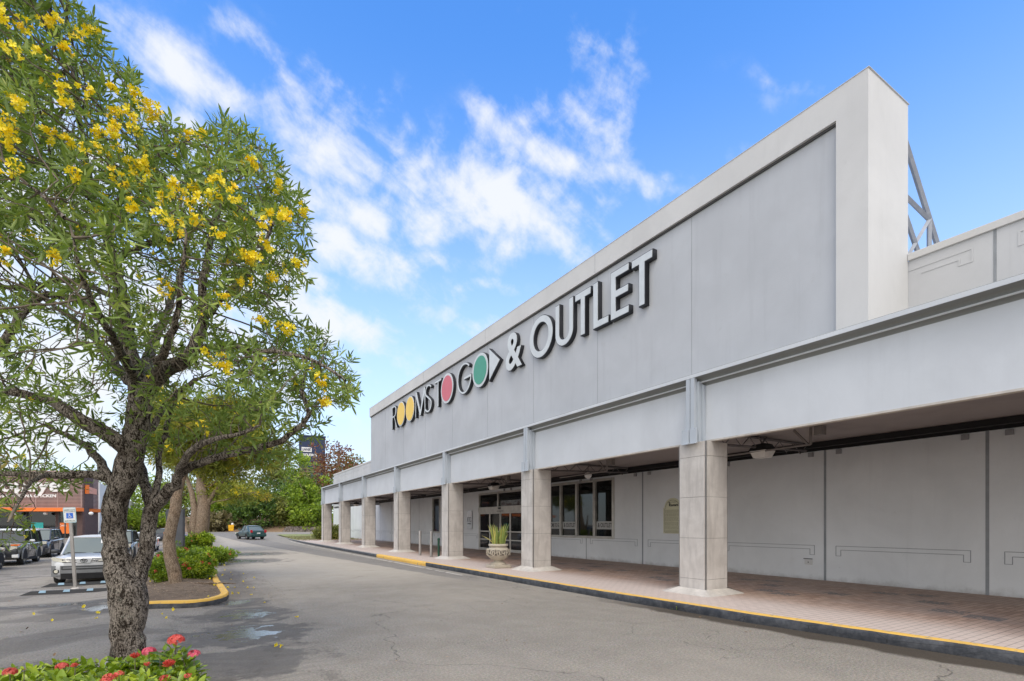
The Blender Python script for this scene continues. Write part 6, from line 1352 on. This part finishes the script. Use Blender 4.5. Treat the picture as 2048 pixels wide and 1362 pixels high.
ixora('ixora shrub right of the trunk with the largest red flower heads', spots(280, 412, 105, 3) + [(352, 1293, 4.3), (330, 1300, 4.4), (345, 1304, 4.2), (362, 1304, 4.3)], 43, [(352, 1281, 4.25, .062, 'coral'), (298, 1304, 4.4, .055, 'pink'), (388, 1309, 4.35, .050, 'pink'), (338, 1333, 4.1, .050, 'bud'), (320, 1304, 4.3, .014, 'pink'), (330, 1358, 3.9, .04, 'coral'), (376, 1352, 3.9, .03, 'coral'), (294, 1332, 4.1, .03, 'bud')])

# ------------------------------------------------------------------ far woodland, each tree its own
def far_tree(label, px, ybase, ytop, d, wpx, leafm, seed, trunk=True, n=3600, ls=None, clump=None, zbase=None, flatn=1.0, name='tree', cl=150):
    K = d / FPX; g = P(px, 1049, d); zt = CAMZ + (HORI - ytop) * K; zb = CAMZ + (HORI - ybase) * K; h = zt - zb; w = wpx * K / 2
    rng = random.Random(seed); cr = []
    for i in range(5): a = rng.uniform(0, 6.28); f = rng.uniform(.2, .55); cr.append(((g.x + w * f * math.cos(a) * 1.1, g.y + w * f * math.sin(a), zb + h * rng.uniform(.35, .74)), (w * rng.uniform(.5, .72), w * rng.uniform(.5, .7), h * rng.uniform(.22, .34))))
    cr.append(((g.x, g.y, zb + h * .42), (w * .82, w * .8, h * .44)))
    gnd = gz(g.x, g.y) + (1.2 if d > 88 else 0)
    tp = [(g.x, g.y, gnd - .4), (g.x + .2, g.y, zb + h * .2), (g.x - .1, g.y, zb + h * .5), (g.x + .2, g.y, zb + h * .75)]
    return bushy_tree(label, None, tp, cr, leafm, n, ls or max(.28, d * .0052), 'tree', name, None, seed=seed, limbs=14, trunk_r=max(.12, h * .025), clump=clump or max(.6, w * .2), clusters=cl, tmpl=LEAFW)
FT = [
    ('dark dense evergreen filling the woodland above the green saloon', 505, 1058, 935, 96, 130, M_dkgrn, 1, 5200),
    ('bright green broad leaved tree overhanging the bank left of the arcade', 612, 1068, 945, 90, 100, M_brgrn, 2, 5200),
    ('rusty leaved tree rising beside the parapet end', 676, 1000, 872, 100, 105, M_rust, 3, 2000),
    ('olive tree behind the rusty leaved tree', 650, 1055, 905, 108, 130, M_olive, 4, 5000),
    ('tall yellow green tree below the blue sign tower', 612, 1040, 896, 112, 90, M_brgrn, 5, 4200),
    ('bright green tree behind the twin stemmed trunk', 440, 1058, 950, 95, 120, M_brgrn, 6, 4800),
    ('dark tree between the two bright ones on the bank', 560, 1062, 950, 100, 90, M_dkgrn, 7, 4200),
    ('broad olive crown left of the twin stemmed tree', 370, 1055, 945, 104, 130, M_olive, 8, 4000),
    ('green tree seen between the stems of the near tree', 300, 1052, 950, 100, 110, M_brgrn, 9, 3400),
    ('low green tree above the restaurant roof', 112, 1050, 930, 92, 95, M_brgrn, 10, 2600),
    ('dark green tree far left behind the restaurant', 10, 1050, 925, 100, 150, M_olive, 11, 2600),
    ('small olive tree just over the lower parapet', 712, 1000, 906, 112, 64, M_olive, 12, 2200),
    ('olive tree behind the white warehouse', 225, 1040, 940, 120, 110, M_olive, 13, 2600),
    ('green shrub like tree at the foot of the bank left of the saloon', 470, 1062, 985, 90, 70, M_dkgrn, 14, 3000),
    ('grey green tree at the foot of the bank right of the saloon', 565, 1062, 985, 89, 60, M_olive, 15, 2600),
    ('broad dark shrubby tree straight behind the green saloon', 520, 1064, 975, 88, 85, M_dkgrn, 17, 4200),
    ('bushy bright tree between the saloon and the dark gap', 590, 1066, 970, 91, 80, M_brgrn, 18, 4200),
    ('bright bushy tree above the yellow bin', 455, 1058, 965, 92, 80, M_brgrn, 19, 3600),
    ('olive tree whose crown rises left of the sign tower', 560, 1010, 915, 118, 110, M_olive, 20, 3600),
    ('lime green low tree at the foot of the bank by the rubble wall', 625, 1066, 1000, 88, 90, M_brgrn, 16, 3600),
]
for (lab, px, yb, yt, dd, w, lm, sd_, n) in FT: far_tree(lab, px, yb, yt, dd, w, lm, sd_ + 70, n=n)
shrub('dry grassy clump at the foot of the bank behind the twin stemmed tree', 428, 0, 86, 3.2, 1.6, 1.5, M_dry, 1600, .75, 31, name='dry_bush', clump=.8, clusters=50)
shrub('green bush at the foot of the bank left of the leaning tree', 275, 0, 86, 2.4, 1.8, 1.9, M_brgrn, 2200, .5, 32, name='green_shrub', clump=.9, clusters=60)
shrub('green bush between the restaurant and the bank', 310, 0, 88, 2.6, 1.8, 1.4, M_brgrn, 2000, .5, 33, name='green_shrub', clump=.9, clusters=60)

# ------------------------------------------------------------------ litter
def litter():
    rng = np.random.default_rng(77)
    pts = [(245, 1216), (68, 1230), (195, 1236), (165, 1216), (103, 1245), (335, 1239), (300, 1191), (414, 1195), (300, 1165), (350, 1221), (405, 1155), (427, 1144), (443, 1151), (466, 1150), (461, 1159), (420, 1160), (432, 1170), (470, 1175), (484, 1165), (487, 1150), (510, 1156), (452, 1141), (475, 1185), (462, 1190), (493, 1177), (440, 1163), (478, 1190), (506, 1178), (549, 1292), (560, 1299), (326, 1232), (597, 1234), (262, 1190), (282, 1236), (196, 1229), (460, 1145), (455, 1176), (500, 1190), (530, 1205), (424, 1136), (448, 1133)]
    base = None
    for (px, py) in pts:
        inside = 300 < px < 440 and 1140 < py < 1200; g = G(px, py, .13 if inside else 0); z = (.13 if inside else 0) + .018
        if base is None:
            V, F = TRUMP; m = MB(); m.add([(x * .05, y * .05, zz * .05) for x, y, zz in V], F); o = m.build('fallen_flower', M_bloom); at = o.data.attributes.new('tint', 'FLOAT', 'POINT'); at.data.foreach_set('value', [.5] * len(V)); base = o
            tag(o, 'yellow trumpet flower fallen on the asphalt and soil', 'flower', 'fallen yellow flowers')
        else: o = base.copy(); sc.collection.objects.link(o)
        o.location = (g.x, g.y, z + .004); o.rotation_euler = (rng.uniform(0, 6), rng.uniform(-1.2, 1.2), rng.uniform(0, 6)); s = rng.uniform(.75, 1.25); o.scale = (s, s, s * .7)
    # dead leaves and chips, uncountable
    P_ = []
    for (x0, x1, y0, y1, n, z) in ((-1.5, .3, 12.5, 20.5, 900, .15), (.5, 1.7, 12.2, 20, 420, .006), (-5, 2, 8.5, 15, 160, .006), (7.0, 7.7, 4, 20, 130, .006), (-.2, 6, 5, 12, 60, .006), (-2.6, -.2, 5, 8, 160, .13)):
        P_.append(np.stack([rng.uniform(x0, x1, n), rng.uniform(y0, y1, n), np.full(n, z) + rng.uniform(0, .01, n)], 1))
    P_ = np.concatenate(P_); d = rng.normal(size=P_.shape); d[:, 2] *= .15; up = np.tile([0, 0, 1.], (len(P_), 1)) + rng.normal(size=P_.shape) * .25
    dn = d / np.linalg.norm(d, axis=1, keepdims=True); y = np.cross(up, dn); y /= np.linalg.norm(y, axis=1, keepdims=True); z = np.cross(dn, y)
    o = scatter('leaf_litter', M_litter, *LEAFW, P_, np.stack([dn, y, z], 2), rng.uniform(.02, .055, len(P_)), None, rng.random(len(P_))); tag(o, 'dead leaves and chips strewn on soil and asphalt', kind='stuff')
    # grass blades on the lawn edge and tufts at the island end
    n = 5200; x = rng.uniform(7.9, 14, n); yv = rng.uniform(49.3, 64, n); P_ = np.stack([x, yv, np.array([gz(0, q) for q in yv]) + .10], 1); d = rng.normal(size=P_.shape) * .35; d[:, 2] = 1
    o = scatter('grass', M_dry, [(0, .12, 0), (0, -.12, 0), (1, 0, .1)], [(0, 1, 2)], P_, rand_rot(rng, d), rng.uniform(.05, .14, n), None, rng.random(n)); tag(o, 'short yellowish grass on the lawn beyond the arcade', kind='stuff')
    # little weeds in the kerb joint
    for (px, py, s, lab) in ((1030, 1159, .06, 'tiny weed at the kerb foot below the second column'), (1357, 1219, .075, 'tiny weed with dead leaves at the kerb foot by the nearest column'), (1150, 1184, .03, 'tiny sprout in the kerb joint between the two near columns')):
        X = kx(6) ; g = G(px, py); e = bushy_tree(lab, None, [], [((g.x, g.y, .03), (s, s, s * .5))], M_brgrn, 90, s * .9, 'weed', 'weed', seed=int(px), clump=s * .5, clusters=10, tmpl=LEAFW)
        MB().tube([(g.x, g.y, 0), (g.x, g.y, .05)], .004, 4).build('stem', M_twig, e)
litter()
# rain-dark roots on the island
m = MB(); rng_ = random.Random(3)
for k in range(5): a = P(330 + k * 22, 1182 + (k % 2) * 4, 12.9); m.tube([(a.x, a.y, .12), (a.x + .25, a.y + .05, .155), (a.x + .6, a.y - .02, .12)], [.012, .022, .01], 6)
tag(m.build('surface_root', M_bark2, smooth=60), 'brown surface roots crossing the soil beside the leaning tree', 'root')
